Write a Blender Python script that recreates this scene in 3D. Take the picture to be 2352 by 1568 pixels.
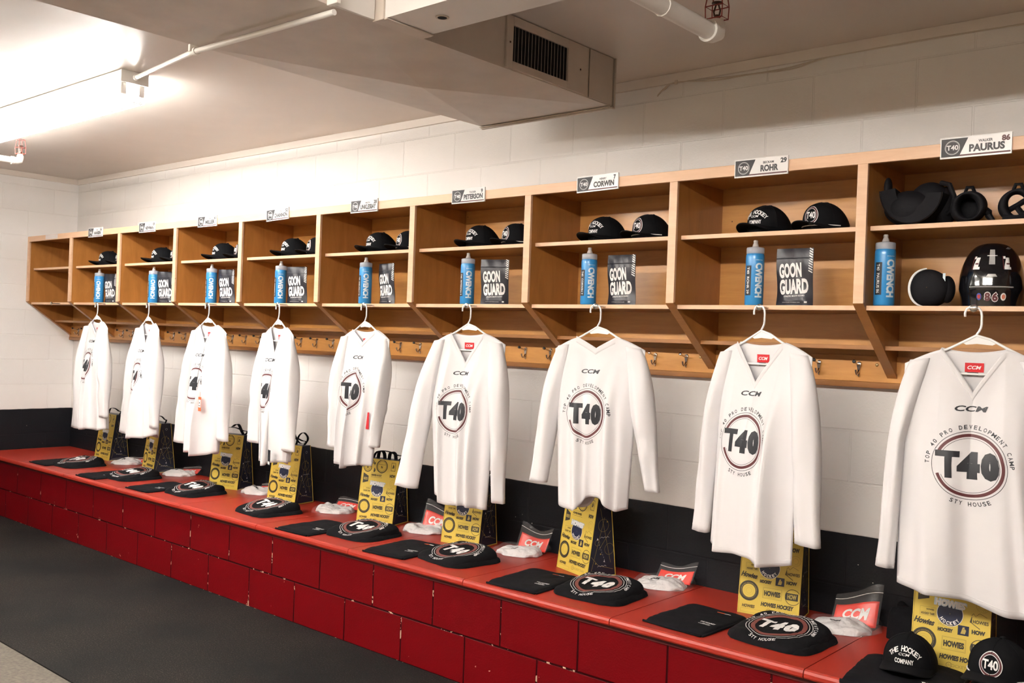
import bpy, bmesh, math, random
from math import sin, cos, pi, radians, sqrt, exp
from mathutils import Vector, Matrix, noise

for o in list(bpy.data.objects):
    bpy.data.objects.remove(o)
scene = bpy.context.scene
COL = scene.collection

# ---------------------------------------------------------------- camera
YAW, PITCH, ROLL = 0.7141166, -0.0017319, 0.0362378
FPX = 2198.888
CAM = Vector((8.0096, -3.2575, 1.4815))
fw = Vector((-sin(YAW) * cos(PITCH), cos(YAW) * cos(PITCH), sin(PITCH)))
rt = Vector((cos(YAW), sin(YAW), 0))
up = rt.cross(fw)
r2 = rt * cos(ROLL) + up * sin(ROLL)
u2 = -rt * sin(ROLL) + up * cos(ROLL)
cd = bpy.data.cameras.new('camera')
cam = bpy.data.objects.new('camera', cd)
COL.objects.link(cam)
M = Matrix((r2, u2, -fw)).transposed().to_4x4()
M.translation = CAM
cam.matrix_world = M
cd.sensor_width = 36
cd.lens = FPX / 2352 * 36
cd.clip_start = 0.05
scene.camera = cam

# ---------------------------------------------------------------- world, exposure
w = bpy.data.worlds.new('world')
scene.world = w
w.use_nodes = True
w.node_tree.nodes['Background'].inputs[0].default_value = (1, .86, .70, 1)
w.node_tree.nodes['Background'].inputs[1].default_value = 0.01
scene.view_settings.view_transform = 'Standard'
scene.view_settings.look = 'None'
scene.view_settings.gamma = 1
scene.view_settings.use_curve_mapping = False
scene.view_settings.exposure = EXPOSURE = 2.24
TUBE_LEFT = 15.0      # radiance of the tubes in the fixture in view
TUBE_BACK = 40.0      # tubes of the fixtures behind the camera side duct
REAR = (2.42, 5.74)     # where the rear fixtures start (x)

# ---------------------------------------------------------------- materials
def nt(name):
    m = bpy.data.materials.new(name)
    m.use_nodes = True
    n = m.node_tree
    return m, n, n.nodes['Principled BSDF']

def mat(name, col, rough=.5, metal=0, spec=.5, alpha=1, trans=0, coat=0, bump=None, var=0, sheen=0, vscale=6):
    m, n, b = nt(name)
    b.inputs['Base Color'].default_value = (*col, 1)
    b.inputs['Roughness'].default_value = rough
    b.inputs['Metallic'].default_value = metal
    b.inputs['Specular IOR Level'].default_value = spec
    b.inputs['Alpha'].default_value = alpha
    b.inputs['Transmission Weight'].default_value = trans
    b.inputs['Coat Weight'].default_value = coat
    b.inputs['Sheen Weight'].default_value = sheen
    L = n.links
    tc = None
    if bump or var:
        tc = n.nodes.new('ShaderNodeTexCoord')
    if bump:
        t = n.nodes.new('ShaderNodeTexNoise')
        t.inputs['Scale'].default_value = bump[0]
        t.inputs['Detail'].default_value = 3
        L.new(tc.outputs['Object'], t.inputs['Vector'])
        bp = n.nodes.new('ShaderNodeBump')
        bp.inputs['Strength'].default_value = bump[1]
        bp.inputs['Distance'].default_value = bump[2] if len(bump) > 2 else .002
        L.new(t.outputs['Fac'], bp.inputs['Height'])
        L.new(bp.outputs['Normal'], b.inputs['Normal'])
    if var:
        t = n.nodes.new('ShaderNodeTexNoise')
        t.inputs['Scale'].default_value = vscale
        t.inputs['Detail'].default_value = 4
        L.new(tc.outputs['Object'], t.inputs['Vector'])
        r = n.nodes.new('ShaderNodeValToRGB')
        r.color_ramp.elements[0].position = .3
        r.color_ramp.elements[1].position = .7
        r.color_ramp.elements[0].color = (*[c * (1 - var) for c in col], 1)
        r.color_ramp.elements[1].color = (*[min(1, c * (1 + var)) for c in col], 1)
        L.new(t.outputs['Fac'], r.inputs['Fac'])
        L.new(r.outputs['Color'], b.inputs['Base Color'])
    return m

def emis(name, col, s):
    m, n, b = nt(name)
    b.inputs['Base Color'].default_value = (*col, 1)
    b.inputs['Emission Color'].default_value = (*col, 1)
    b.inputs['Emission Strength'].default_value = s
    return m

def wood(name, c1, c2, stretch, rough=.4, coat=.15):
    m, n, b = nt(name)
    L = n.links
    tc = n.nodes.new('ShaderNodeTexCoord')
    mp = n.nodes.new('ShaderNodeMapping')
    mp.inputs['Scale'].default_value = stretch
    L.new(tc.outputs['Object'], mp.inputs['Vector'])
    t = n.nodes.new('ShaderNodeTexNoise')
    t.inputs['Scale'].default_value = 3
    t.inputs['Detail'].default_value = 7
    t.inputs['Roughness'].default_value = .62
    t.inputs['Distortion'].default_value = .8
    L.new(mp.outputs['Vector'], t.inputs['Vector'])
    r = n.nodes.new('ShaderNodeValToRGB')
    r.color_ramp.elements[0].position = .3
    r.color_ramp.elements[1].position = .72
    r.color_ramp.elements[0].color = (*c2, 1)
    r.color_ramp.elements[1].color = (*c1, 1)
    L.new(t.outputs['Fac'], r.inputs['Fac'])
    # small dark nail holes
    v = n.nodes.new('ShaderNodeTexVoronoi')
    v.inputs['Scale'].default_value = 7
    L.new(tc.outputs['Object'], v.inputs['Vector'])
    ma = n.nodes.new('ShaderNodeMath'); ma.operation = 'LESS_THAN'
    ma.inputs[1].default_value = .022
    L.new(v.outputs['Distance'], ma.inputs[0])
    mx = n.nodes.new('ShaderNodeMixRGB')
    mx.inputs[2].default_value = (*[c * .25 for c in c2], 1)
    L.new(ma.outputs[0], mx.inputs[0])
    L.new(r.outputs['Color'], mx.inputs[1])
    L.new(mx.outputs['Color'], b.inputs['Base Color'])
    b.inputs['Roughness'].default_value = rough
    b.inputs['Coat Weight'].default_value = coat
    b.inputs['Coat Roughness'].default_value = .3
    return m

def block(name, col, mortar, axes, x0, z0, bw, bh, msize, rough=.5, bumpd=.004, band=None, chips=None, grime=0):
    """painted concrete block. axes: which object axes give (x, z)"""
    m, n, b = nt(name)
    L = n.links
    tc = n.nodes.new('ShaderNodeTexCoord')
    sp = n.nodes.new('ShaderNodeSeparateXYZ')
    L.new(tc.outputs['Object'], sp.inputs[0])
    cb = n.nodes.new('ShaderNodeCombineXYZ')
    L.new(sp.outputs[axes[0]], cb.inputs[0])
    L.new(sp.outputs[axes[1]], cb.inputs[1])
    mp = n.nodes.new('ShaderNodeMapping')
    mp.inputs['Location'].default_value = (-x0, -z0, 0)
    L.new(cb.outputs[0], mp.inputs['Vector'])
    br = n.nodes.new('ShaderNodeTexBrick')
    br.inputs['Scale'].default_value = 1
    br.inputs['Brick Width'].default_value = bw
    br.inputs['Row Height'].default_value = bh
    br.inputs['Mortar Size'].default_value = msize
    br.inputs['Mortar Smooth'].default_value = .35
    br.inputs['Color1'].default_value = (*col, 1)
    br.inputs['Color2'].default_value = (*[c * .97 for c in col], 1)
    br.inputs['Mortar'].default_value = (*mortar, 1)
    L.new(mp.outputs[0], br.inputs['Vector'])
    out = br.outputs['Color']
    ns = n.nodes.new('ShaderNodeTexNoise')
    ns.inputs['Scale'].default_value = 140
    ns.inputs['Detail'].default_value = 4
    L.new(tc.outputs['Object'], ns.inputs['Vector'])
    # bump = mortar groove + pores
    m1 = n.nodes.new('ShaderNodeMath'); m1.operation = 'MULTIPLY_ADD'
    L.new(br.outputs['Fac'], m1.inputs[0])
    m1.inputs[1].default_value = -1.0
    m2 = n.nodes.new('ShaderNodeMath'); m2.operation = 'MULTIPLY'
    L.new(ns.outputs['Fac'], m2.inputs[0]); m2.inputs[1].default_value = .22
    L.new(m2.outputs[0], m1.inputs[2])
    bp = n.nodes.new('ShaderNodeBump')
    bp.inputs['Strength'].default_value = .6
    bp.inputs['Distance'].default_value = bumpd
    L.new(m1.outputs[0], bp.inputs['Height'])
    L.new(bp.outputs['Normal'], b.inputs['Normal'])
    b.inputs['Roughness'].default_value = rough
    b.inputs['Specular IOR Level'].default_value = .14 if chips else .3
    if chips:
        # chipped paint: near the row joint and scattered
        c2 = n.nodes.new('ShaderNodeTexNoise'); c2.inputs['Scale'].default_value = 28; c2.inputs['Detail'].default_value = 5
        L.new(tc.outputs['Object'], c2.inputs['Vector'])
        mm = n.nodes.new('ShaderNodeMath'); mm.operation = 'MULTIPLY_ADD'
        L.new(br.outputs['Fac'], mm.inputs[0]); mm.inputs[1].default_value = .13
        L.new(c2.outputs['Fac'], mm.inputs[2])
        gt = n.nodes.new('ShaderNodeMath'); gt.operation = 'GREATER_THAN'; gt.inputs[1].default_value = .755
        L.new(mm.outputs[0], gt.inputs[0])
        mx = n.nodes.new('ShaderNodeMixRGB'); mx.inputs[2].default_value = (*chips, 1)
        L.new(gt.outputs[0], mx.inputs[0]); L.new(out, mx.inputs[1])
        out = mx.outputs['Color']
    if grime:
        g = n.nodes.new('ShaderNodeTexNoise'); g.inputs['Scale'].default_value = 1.7; g.inputs['Detail'].default_value = 6
        L.new(tc.outputs['Object'], g.inputs['Vector'])
        rr = n.nodes.new('ShaderNodeValToRGB')
        rr.color_ramp.elements[0].color = (1 - grime, 1 - grime, 1 - grime * 1.2, 1)
        rr.color_ramp.elements[1].color = (1, 1, 1, 1)
        L.new(g.outputs['Fac'], rr.inputs['Fac'])
        mx = n.nodes.new('ShaderNodeMixRGB'); mx.blend_type = 'MULTIPLY'; mx.inputs[0].default_value = 1
        L.new(out, mx.inputs[1]); L.new(rr.outputs['Color'], mx.inputs[2])
        out = mx.outputs['Color']
    if band:
        lt = n.nodes.new('ShaderNodeMath'); lt.operation = 'LESS_THAN'; lt.inputs[1].default_value = band[0]
        wob = n.nodes.new('ShaderNodeTexNoise'); wob.inputs['Scale'].default_value = 9
        L.new(tc.outputs['Object'], wob.inputs['Vector'])
        ad = n.nodes.new('ShaderNodeMath'); ad.operation = 'MULTIPLY_ADD'; ad.inputs[1].default_value = .006
        L.new(wob.outputs['Fac'], ad.inputs[0]); L.new(sp.outputs['Z'], ad.inputs[2])
        L.new(ad.outputs[0], lt.inputs[0])
        mx = n.nodes.new('ShaderNodeMixRGB'); mx.inputs[2].default_value = (*band[1], 1)
        L.new(lt.outputs[0], mx.inputs[0]); L.new(out, mx.inputs[1])
        out = mx.outputs['Color']
        # scattered paint specks on the dark band
        vs = n.nodes.new('ShaderNodeTexVoronoi'); vs.inputs['Scale'].default_value = 16
        L.new(tc.outputs['Object'], vs.inputs['Vector'])
        sl = n.nodes.new('ShaderNodeMath'); sl.operation = 'LESS_THAN'; sl.inputs[1].default_value = .035
        L.new(vs.outputs['Distance'], sl.inputs[0])
        sm = n.nodes.new('ShaderNodeMath'); sm.operation = 'MULTIPLY'
        L.new(sl.outputs[0], sm.inputs[0]); L.new(lt.outputs[0], sm.inputs[1])
        mx = n.nodes.new('ShaderNodeMixRGB'); mx.inputs[2].default_value = (.35, .33, .3, 1)
        L.new(sm.outputs[0], mx.inputs[0]); L.new(out, mx.inputs[1])
        out = mx.outputs['Color']
    L.new(out, b.inputs['Base Color'])
    return m

WALLC = (.80, .785, .765)
MAT = dict(
    wall=block('painted_block_wall', WALLC, (.775, .76, .738), ('X', 'Z'), .388, .18, .4, .2, .0045, .55, .006, band=(.784, (.006, .007, .010)), grime=.06),
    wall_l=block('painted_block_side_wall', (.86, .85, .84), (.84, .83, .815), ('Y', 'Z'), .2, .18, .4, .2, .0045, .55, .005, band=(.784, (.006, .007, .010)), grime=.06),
    brick=block('red_painted_block', (.135, .002, .004), (.030, .001, .0018), ('X', 'Z'), .21, .0, .4, .2075, .005, .38, .005, chips=(.55, .36, .25)),
    ceil=mat('ceiling_paint', (.69, .63, .58), .36, spec=.35, bump=(5, .25, .01), var=.03, vscale=3),
    duct=mat('painted_sheet_metal', (.56, .49, .42), .38, bump=(2.2, .25, .012), var=.07, vscale=7),
    duct_white=mat('white_enamel_and_lit_duct', (.78, .75, .71), .4),  # enamel white on tube holders; on the ducts it paints lamplit metal
    dark=mat('dark_void', (.01, .01, .012), .8),
    floor=None,
    face=wood('maple_face', (.74, .49, .315), (.66, .41, .25), (1.2, 14, 14), .45, .1),
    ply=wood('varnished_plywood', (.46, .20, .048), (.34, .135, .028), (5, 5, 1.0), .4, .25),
    plyb=wood('lit_orange_birch_back_board', (.60, .295, .078), (.46, .20, .045), (1, 9, 9), .36, .3),  # orange ply, also lightened to paint light onto the cubby backs
    plyx=wood('shaded_varnished_plywood_long_grain', (.36, .155, .040), (.27, .108, .024), (1, 9, 9), .38, .25),  # plywood darkened to paint shade on shelves and undersides
    seat=mat('red_laminate', (.37, .028, .015), .34, bump=(420, .35, .001), var=.05, vscale=3),
    seatedge=mat('red_laminate_edge', (.43, .05, .028), .4),
    chrome=mat('chrome', (.62, .60, .58), .16, metal=1),
    brass=mat('brass_screw', (.45, .33, .16), .35, metal=1),
    rubber=mat('black_rubber_tip', (.012, .012, .012), .5),
    white_pl=mat('white_hanger_plastic', (.86, .85, .84), .3),
    jersey=mat('white_polyester', (.70, .688, .70), .8, spec=.25, bump=(900, .15, .0006)),
    jersey_rib=mat('white_rib_knit', (.69, .677, .685), .85, bump=(1400, .3, .0008)),
    ink=mat('black_print', (.012, .014, .02), .5),
    maroon=mat('maroon_print', (.10, .022, .025), .55),
    red=mat('red_label', (.55, .012, .02), .45),
    orange=mat('orange_tag', (.85, .12, .03), .45),
    whiteink=mat('white_print', (.80, .79, .78), .5),
    redink=mat('dull_red_print', (.20, .055, .045), .6),
    tee=mat('black_cotton', (.0045, .0045, .0065), .9, spec=.18, sheen=.0, bump=(500, .35, .001)),
    tee_soft=mat('black_fleece', (.0045, .0045, .006), .92, spec=.18, sheen=.0, bump=(60, .4, .004)),
    cap=mat('black_twill', (.003, .0033, .0045), .85, spec=.18, sheen=.0, bump=(1100, .25, .0006)),
    blue=mat('blue_bottle_plastic', (.028, .245, .56), .3, coat=.2),
    cap_cl=mat('frosted_cap', (.62, .66, .74), .35, alpha=.8, trans=.3),
    nozzle=mat('frosted_nozzle', (.66, .62, .60), .3, trans=.3),
    silver=mat('pale_lettering', (.62, .70, .76), .45),
    foil=mat('charcoal_foil', (.022, .022, .030), .36, spec=.4, bump=(12, .3, .006)),
    acrylic=mat('clear_acrylic', (.95, .95, .95), .05, alpha=.03, spec=.3),
    card=mat('white_card', (.82, .81, .80), .25, coat=.5),
    carddark=mat('dark_card_print', (.012, .012, .016), .4, spec=.3),
    yellow=mat('yellow_carton', (.62, .46, .075), .42),
    navy=mat('navy_carton_side', (.012, .016, .032), .4),
    gold=mat('gold_line_print', (.48, .36, .09), .45),
    boxink=mat('black_carton_print', (.035, .03, .02), .5),
    boxdim=mat('faded_gold_print', (.40, .30, .06), .5),
    navyink=mat('navy_roundel_print', (.008, .015, .05), .4),
    paleblue=mat('pale_glow_print', (.55, .66, .75), .4),
    sock=mat('white_knit_garment', (.72, .70, .70), .8, bump=(22, .9, .016)),
    film=mat('clear_plastic_film', (.9, .88, .88), .10, alpha=.075, spec=.9, bump=(24, .6, .01)),
    redcard=mat('red_header_card', (.78, .030, .012), .35),
    pad=mat('black_padding', (.004, .004, .006), .75, spec=.25, bump=(300, .3, .001)),
    pad_shell=mat('black_glossy_shell', (.006, .006, .008), .16, coat=.4),
    helmet_liner=mat('clear_grey_strip', (.35, .35, .35), .3),
    tube=emis('lit_fluorescent_tube', (1, .975, .94), TUBE_LEFT),
    tube_b=emis('lit_fluorescent_tube_rear', (1, .95, .89), TUBE_BACK),
    pipe=mat('white_painted_pipe', (.80, .77, .72), .35),
    redmetal=mat('red_painted_wire', (.26, .03, .02), .4),
    bronze=mat('dark_bronze', (.09, .05, .035), .4, metal=.6),
    wire=mat('painted_cable', (.58, .51, .43), .5),
    trimp=mat('trim_paint', (.72, .66, .60), .45),
)

def floor_mat():
    m, n, b = nt('black_rubber_floor')
    L = n.links
    tc = n.nodes.new('ShaderNodeTexCoord')
    v = n.nodes.new('ShaderNodeTexNoise'); v.inputs['Scale'].default_value = 150; v.inputs['Detail'].default_value = 4; v.inputs['Roughness'].default_value = .75
    L.new(tc.outputs['Object'], v.inputs['Vector'])
    r = n.nodes.new('ShaderNodeValToRGB')
    r.color_ramp.elements[0].position = .52; r.color_ramp.elements[0].color = (.0035, .0032, .0032, 1)
    r.color_ramp.elements[1].position = .74; r.color_ramp.elements[1].color = (.075, .066, .058, 1)
    L.new(v.outputs['Fac'], r.inputs['Fac'])
    g = n.nodes.new('ShaderNodeTexNoise'); g.inputs['Scale'].default_value = 1.6; g.inputs['Detail'].default_value = 7
    L.new(tc.outputs['Object'], g.inputs['Vector'])
    r3 = n.nodes.new('ShaderNodeValToRGB')
    r3.color_ramp.elements[0].color = (.35, .36, .38, 1); r3.color_ramp.elements[0].position = .35; r3.color_ramp.elements[1].position = .65; r3.color_ramp.elements[1].color = (1.5, 1.32, 1.15, 1)
    L.new(g.outputs['Fac'], r3.inputs['Fac'])
    mx = n.nodes.new('ShaderNodeMixRGB'); mx.blend_type = 'MULTIPLY'; mx.inputs[0].default_value = 1
    L.new(r.outputs['Color'], mx.inputs[1]); L.new(r3.outputs['Color'], mx.inputs[2])
    L.new(mx.outputs['Color'], b.inputs['Base Color'])
    b.inputs['Roughness'].default_value = .8
    b.inputs['Specular IOR Level'].default_value = .25
    bp = n.nodes.new('ShaderNodeBump'); bp.inputs['Strength'].default_value = .5; bp.inputs['Distance'].default_value = .003
    L.new(v.outputs['Fac'], bp.inputs['Height']); L.new(bp.outputs['Normal'], b.inputs['Normal'])
    return m
MAT['floor'] = floor_mat()

# ---------------------------------------------------------------- mesh helpers
class MB:
    def __init__(s): s.v = []; s.f = []; s.m = []
    def add(s, vs, fs, mi=0):
        k = len(s.v); s.v += [tuple(v) for v in vs]
        for f in fs: s.f.append(tuple(i + k for i in f)); s.m.append(mi)
        return s
    def box(s, x0, y0, z0, x1, y1, z1, mi=0):
        return s.add([(x0, y0, z0), (x1, y0, z0), (x1, y1, z0), (x0, y1, z0), (x0, y0, z1), (x1, y0, z1), (x1, y1, z1), (x0, y1, z1)],
                     [(3, 2, 1, 0), (4, 5, 6, 7), (0, 1, 5, 4), (1, 2, 6, 5), (2, 3, 7, 6), (3, 0, 4, 7)], mi)
    def prism_x(s, poly, x0, x1, mi=0):   # poly in (y,z)
        n = len(poly)
        vs = [(x0, y, z) for y, z in poly] + [(x1, y, z) for y, z in poly]
        fs = [tuple(range(n - 1, -1, -1)), tuple(range(n, 2 * n))] + [(i, (i + 1) % n, n + (i + 1) % n, n + i) for i in range(n)]
        return s.add(vs, fs, mi)
    def tube(s, pts, r, n=8, mi=0, cap=True, closed=False):
        pts = [Vector(p) for p in pts]; N = len(pts)
        rr = r if isinstance(r, (list, tuple)) else [r] * N
        rings = []; prev = None
        for i, p in enumerate(pts):
            a = pts[(i - 1) % N] if (closed or i) else p
            b = pts[(i + 1) % N] if (closed or i < N - 1) else p
            d = (b - a).normalized()
            if prev is None:
                ref = Vector((0, 0, 1)) if abs(d.z) < .9 else Vector((1, 0, 0))
                u = d.cross(ref).normalized()
            else:
                u = (prev - d * prev.dot(d)).normalized()
            prev = u; v = d.cross(u)
            rings.append([p + (u * cos(2 * pi * k / n) + v * sin(2 * pi * k / n)) * rr[i] for k in range(n)])
        vs = [q for R in rings for q in R]; fs = []
        for i in range(N if closed else N - 1):
            j = (i + 1) % N
            for k in range(n):
                fs.append((i * n + k, i * n + (k + 1) % n, j * n + (k + 1) % n, j * n + k))
        if cap and not closed:
            fs.append(tuple(range(n - 1, -1, -1))); fs.append(tuple((N - 1) * n + k for k in range(n)))
        return s.add(vs, fs, mi)
    def lathe(s, prof, n=24, mi=0, c=(0, 0, 0), sx=1, sy=1):
        vs = []; fs = []
        for r, z in prof:
            for k in range(n):
                a = 2 * pi * k / n
                vs.append((c[0] + r * cos(a) * sx, c[1] + r * sin(a) * sy, c[2] + z))
        for i in range(len(prof) - 1):
            for k in range(n):
                fs.append((i * n + k, i * n + (k + 1) % n, (i + 1) * n + (k + 1) % n, (i + 1) * n + k))
        fs.append(tuple(range(n - 1, -1, -1))); fs.append(tuple((len(prof) - 1) * n + k for k in range(n)))
        return s.add(vs, fs, mi)
    def grid(s, fn, nu, nv, mi=0, us=None, vs_=None, closeu=False):
        us = us or [i / nu for i in range(nu + (0 if closeu else 1))]
        vv = vs_ or [j / nv for j in range(nv + 1)]
        vs = [fn(u, v) for v in vv for u in us]; W = len(us); fs = []
        for j in range(len(vv) - 1):
            for i in range(W if closeu else W - 1):
                i2 = (i + 1) % W
                fs.append((j * W + i, j * W + i2, (j + 1) * W + i2, (j + 1) * W + i))
        return s.add(vs, fs, mi)
    def ball(s, c, r, n=10, mi=0, sc=(1, 1, 1)):
        prof = [(max(1e-4, r * sin(pi * i / n)), -r * cos(pi * i / n)) for i in range(n + 1)]
        k = len(s.v); s.lathe(prof, n + 4, mi)
        for i in range(k, len(s.v)):
            x, y, z = s.v[i]; s.v[i] = (x * sc[0] + c[0], y * sc[1] + c[1], z * sc[2] + c[2])
        return s
    def xf(s, Mx):
        s.v = [tuple(Mx @ Vector(v)) for v in s.v]; return s
    def build(s, name, mats, parent=None, smooth=False, bevel=0, solid=0, fix=True, loc=None, rot=None):
        me = bpy.data.meshes.new(name)
        me.from_pydata(s.v, [], s.f); me.update()
        mats = mats if isinstance(mats, (list, tuple)) else [mats]
        for m in mats: me.materials.append(MAT[m] if isinstance(m, str) else m)
        for p, mi in zip(me.polygons, s.m): p.material_index = mi
        if fix:
            b = bmesh.new(); b.from_mesh(me); bmesh.ops.recalc_face_normals(b, faces=b.faces); b.to_mesh(me); b.free()
        if smooth:
            for p in me.polygons: p.use_smooth = True
            if smooth != 'all':
                me.set_sharp_from_angle(angle=radians(42))
        o = bpy.data.objects.new(name, me); COL.objects.link(o)
        if parent: o.parent = parent
        if loc: o.location = loc
        if rot: o.rotation_euler = rot
        if bevel:
            bv = o.modifiers.new('bevel', 'BEVEL'); bv.width = bevel; bv.segments = 2; bv.limit_method = 'ANGLE'
        if solid:
            sd = o.modifiers.new('solidify', 'SOLIDIFY'); sd.thickness = solid; sd.offset = 0
        return o

def thing(name, label, cat, loc=(0, 0, 0), rz=0, group=None):
    o = bpy.data.objects.new(name, None); COL.objects.link(o)
    o.empty_display_size = .05
    o.location = loc; o.rotation_euler = (0, 0, rz)
    o['label'] = label; o['category'] = cat
    if group: o['group'] = group
    return o
def structure(o): o['kind'] = 'structure'; return o
def dup(root, loc=None, rz=None, label=None):
    r = root.copy(); COL.objects.link(r)
    if loc: r.location = loc
    if rz is not None: r.rotation_euler = (0, 0, rz)
    if label: r['label'] = label
    for ch in root.children:
        c = ch.copy(); COL.objects.link(c); c.parent = r
        for g in ch.children:
            d = g.copy(); COL.objects.link(d); d.parent = c
    return r

# ---------------------------------------------------------------- flat artwork (lettering and marks)
_gc = {}
def glyph(text, bold=.02, shear=0, space=1.0):
    key = (text, bold, shear, space)
    if key in _gc: return _gc[key]
    cu = bpy.data.curves.new('t', 'FONT'); cu.body = text; cu.offset = bold; cu.shear = shear
    cu.resolution_u = 3; cu.space_character = space
    ob = bpy.data.objects.new('t', cu)
    me = bpy.data.meshes.new_from_object(ob)
    vs = [(v.co.x, v.co.y) for v in me.vertices]; fs = [tuple(p.vertices) for p in me.polygons]
    bpy.data.objects.remove(ob); bpy.data.curves.remove(cu); bpy.data.meshes.remove(me)
    xs = [v[0] for v in vs]; ys = [v[1] for v in vs]
    if not vs: xs = [0, 1]; ys = [0, 1]
    _gc[key] = (vs, fs, min(xs), max(xs), min(ys), max(ys))
    return _gc[key]

class Art:
    """flat drawing: verts (a, b, layer)"""
    def __init__(s): s.v = []; s.f = []; s.m = []
    def add(s, vs, fs, mi, layer):
        k = len(s.v); s.v += [(x, y, layer) for x, y in vs]
        for f in fs: s.f.append(tuple(i + k for i in f)); s.m.append(mi)
    def text(s, t, x, y, h, w=None, mi=0, bold=.03, shear=0, rot=0, layer=1, space=1.0):
        """centred at x,y; h = letter height, w = total width"""
        vs, fs, x0, x1, y0, y1 = glyph(t, bold, shear, space)
        if x1 - x0 < 1e-6: return
        sy = h / (y1 - y0); sx = (w / (x1 - x0)) if w else sy
        c, sn = cos(rot), sin(rot); out = []
        for a, b in vs:
            a = (a - (x0 + x1) / 2) * sx; b = (b - (y0 + y1) / 2) * sy
            out.append((x + a * c - b * sn, y + a * sn + b * c))
        s.add(out, fs, mi, layer)
    def ring(s, cx, cy, r0, r1, mi=0, a0=0, a1=360, layer=0, n=48, ry=1):
        k = max(4, int(n * abs(a1 - a0) / 360)); vs = []
        for i in range(k + 1):
            a = radians(a0 + (a1 - a0) * i / k)
            for r in (r0, r1): vs.append((cx + r * cos(a), cy + r * sin(a) * ry))
        s.add(vs, [(2 * i, 2 * i + 1, 2 * i + 3, 2 * i + 2) for i in range(k)], mi, layer)
    def disc(s, cx, cy, r, mi=0, layer=0, ry=1): s.ring(cx, cy, r * .02, r, mi, layer=layer, n=28, ry=ry)
    def poly(s, pts, mi=0, layer=0): s.add(pts, [tuple(range(len(pts)))], mi, layer)
    def rect(s, x0, y0, x1, y1, mi=0, layer=0): s.poly([(x0, y0), (x1, y0), (x1, y1), (x0, y1)], mi, layer)
    def frame(s, x0, y0, x1, y1, t, mi=0, layer=0):
        s.rect(x0, y0, x1, y0 + t, mi, layer); s.rect(x0, y1 - t, x1, y1, mi, layer)
        s.rect(x0, y0 + t, x0 + t, y1 - t, mi, layer); s.rect(x1 - t, y0 + t, x1, y1 - t, mi, layer)
    def line(s, p, q, t, mi=0, layer=0):
        dx, dy = q[0] - p[0], q[1] - p[1]; l = sqrt(dx * dx + dy * dy) or 1; nx, ny = -dy / l * t / 2, dx / l * t / 2
        s.poly([(p[0] - nx, p[1] - ny), (q[0] - nx, q[1] - ny), (q[0] + nx, q[1] + ny), (p[0] + nx, p[1] + ny)], mi, layer)
    def arc_text(s, t, cx, cy, r, a0, a1, h, mi=0, bold=.01, layer=1, inward=False, wr=.75):
        n = len(t)
        for i, ch in enumerate(t):
            if ch == ' ': continue
            a = radians(a0 + (a1 - a0) * (i / (n - 1) if n > 1 else 0))
            rot = a - pi / 2 if not inward else a + pi / 2
            cw = {'I': .25, 'M': 1.0, 'W': 1.15}.get(ch, wr)
            s.text(ch, cx + r * cos(a), cy + r * sin(a), h, h * cw, mi, bold, 0, rot, layer)
    def cut(s, L):
        """subdivide so it can follow a curved surface"""
        b = bmesh.new()
        vv = [b.verts.new(v) for v in s.v]
        for f, m in zip(s.f, s.m):
            try:
                fc = b.faces.new([vv[i] for i in f]); fc.material_index = m
            except ValueError: pass
        bmesh.ops.triangulate(b, faces=b.faces)
        for _ in range(7):
            es = [e for e in b.edges if e.calc_length() > L]
            if not es: break
            bmesh.ops.subdivide_edges(b, edges=es, cuts=1, use_grid_fill=False)
            bmesh.ops.triangulate(b, faces=[f for f in b.faces if len(f.verts) > 3])
        b.verts.index_update()
        s.v = [tuple(v.co) for v in b.verts]; s.f = [tuple(v.index for v in f.verts) for f in b.faces]; s.m = [f.material_index for f in b.faces]
        b.free(); return s
    def onto(s, fn, name, mats, parent, eps=.0012, step=.0004):
        """fn(a,b) -> (point, normal)"""
        mb = MB(); vs = []
        for a, b, l in s.v:
            p, n = fn(a, b); vs.append(Vector(p) + Vector(n) * (eps + step * l))
        mb.v = [tuple(v) for v in vs]; mb.f = s.f; mb.m = s.m
        return mb.build(name, mats, parent, fix=False)

def plane_fn(origin, ux, uy):
    o = Vector(origin); ux = Vector(ux).normalized(); uy = Vector(uy).normalized(); n = ux.cross(uy)
    return lambda a, b: (o + ux * a + uy * b, n)

# ================================================================ THE ROOM
XL, XR, YB, YF, ZC = -.015, 10.6, .396, -5.6, 2.684
def room(name, mb, m, **k): return structure(mb.build(name, m, **k))
room('floor', MB().box(XL - .1, YF - .1, -.1, XR + .1, YB + .1, 0), mat('grey_concrete', (.105, .092, .075), .8, bump=(60, .3, .003), var=.3, vscale=60))
room('ceiling', MB().box(XL - .1, YF - .1, ZC, XR + .1, YB + .1, ZC + .1), 'ceil')
room('wall_back', MB().box(XL - .1, YB, 0, XR + .1, YB + .1, ZC), 'wall')
room('wall_left', MB().box(XL - .1, YF, 0, XL, YB, ZC), 'wall_l')
room('wall_right', MB().box(XR, YF, 0, XR + .1, YB, ZC), mat('beige_far_wall', (.52, .43, .33), .7))
room('wall_front', MB().box(XL - .1, YF - .1, 0, XR + .1, YF, ZC), mat('beige_opposite_wall', (.52, .43, .33), .7))
room('trim_1', MB().box(XL, YB - .016, 2.641, XR, YB, ZC), 'trimp', bevel=.002)
room('trim_2', MB().box(XL, YF, 2.641, XL + .016, YB - .016, ZC), 'trimp', bevel=.002)

o = MB().box(XL + .01, -1.43, 0, XR - .4, -.275, .006).build('rubber_mat', 'floor')
o['label'] = 'black speckled rubber matting covering the floor in front of the bench'; o['category'] = 'mat'

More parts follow.
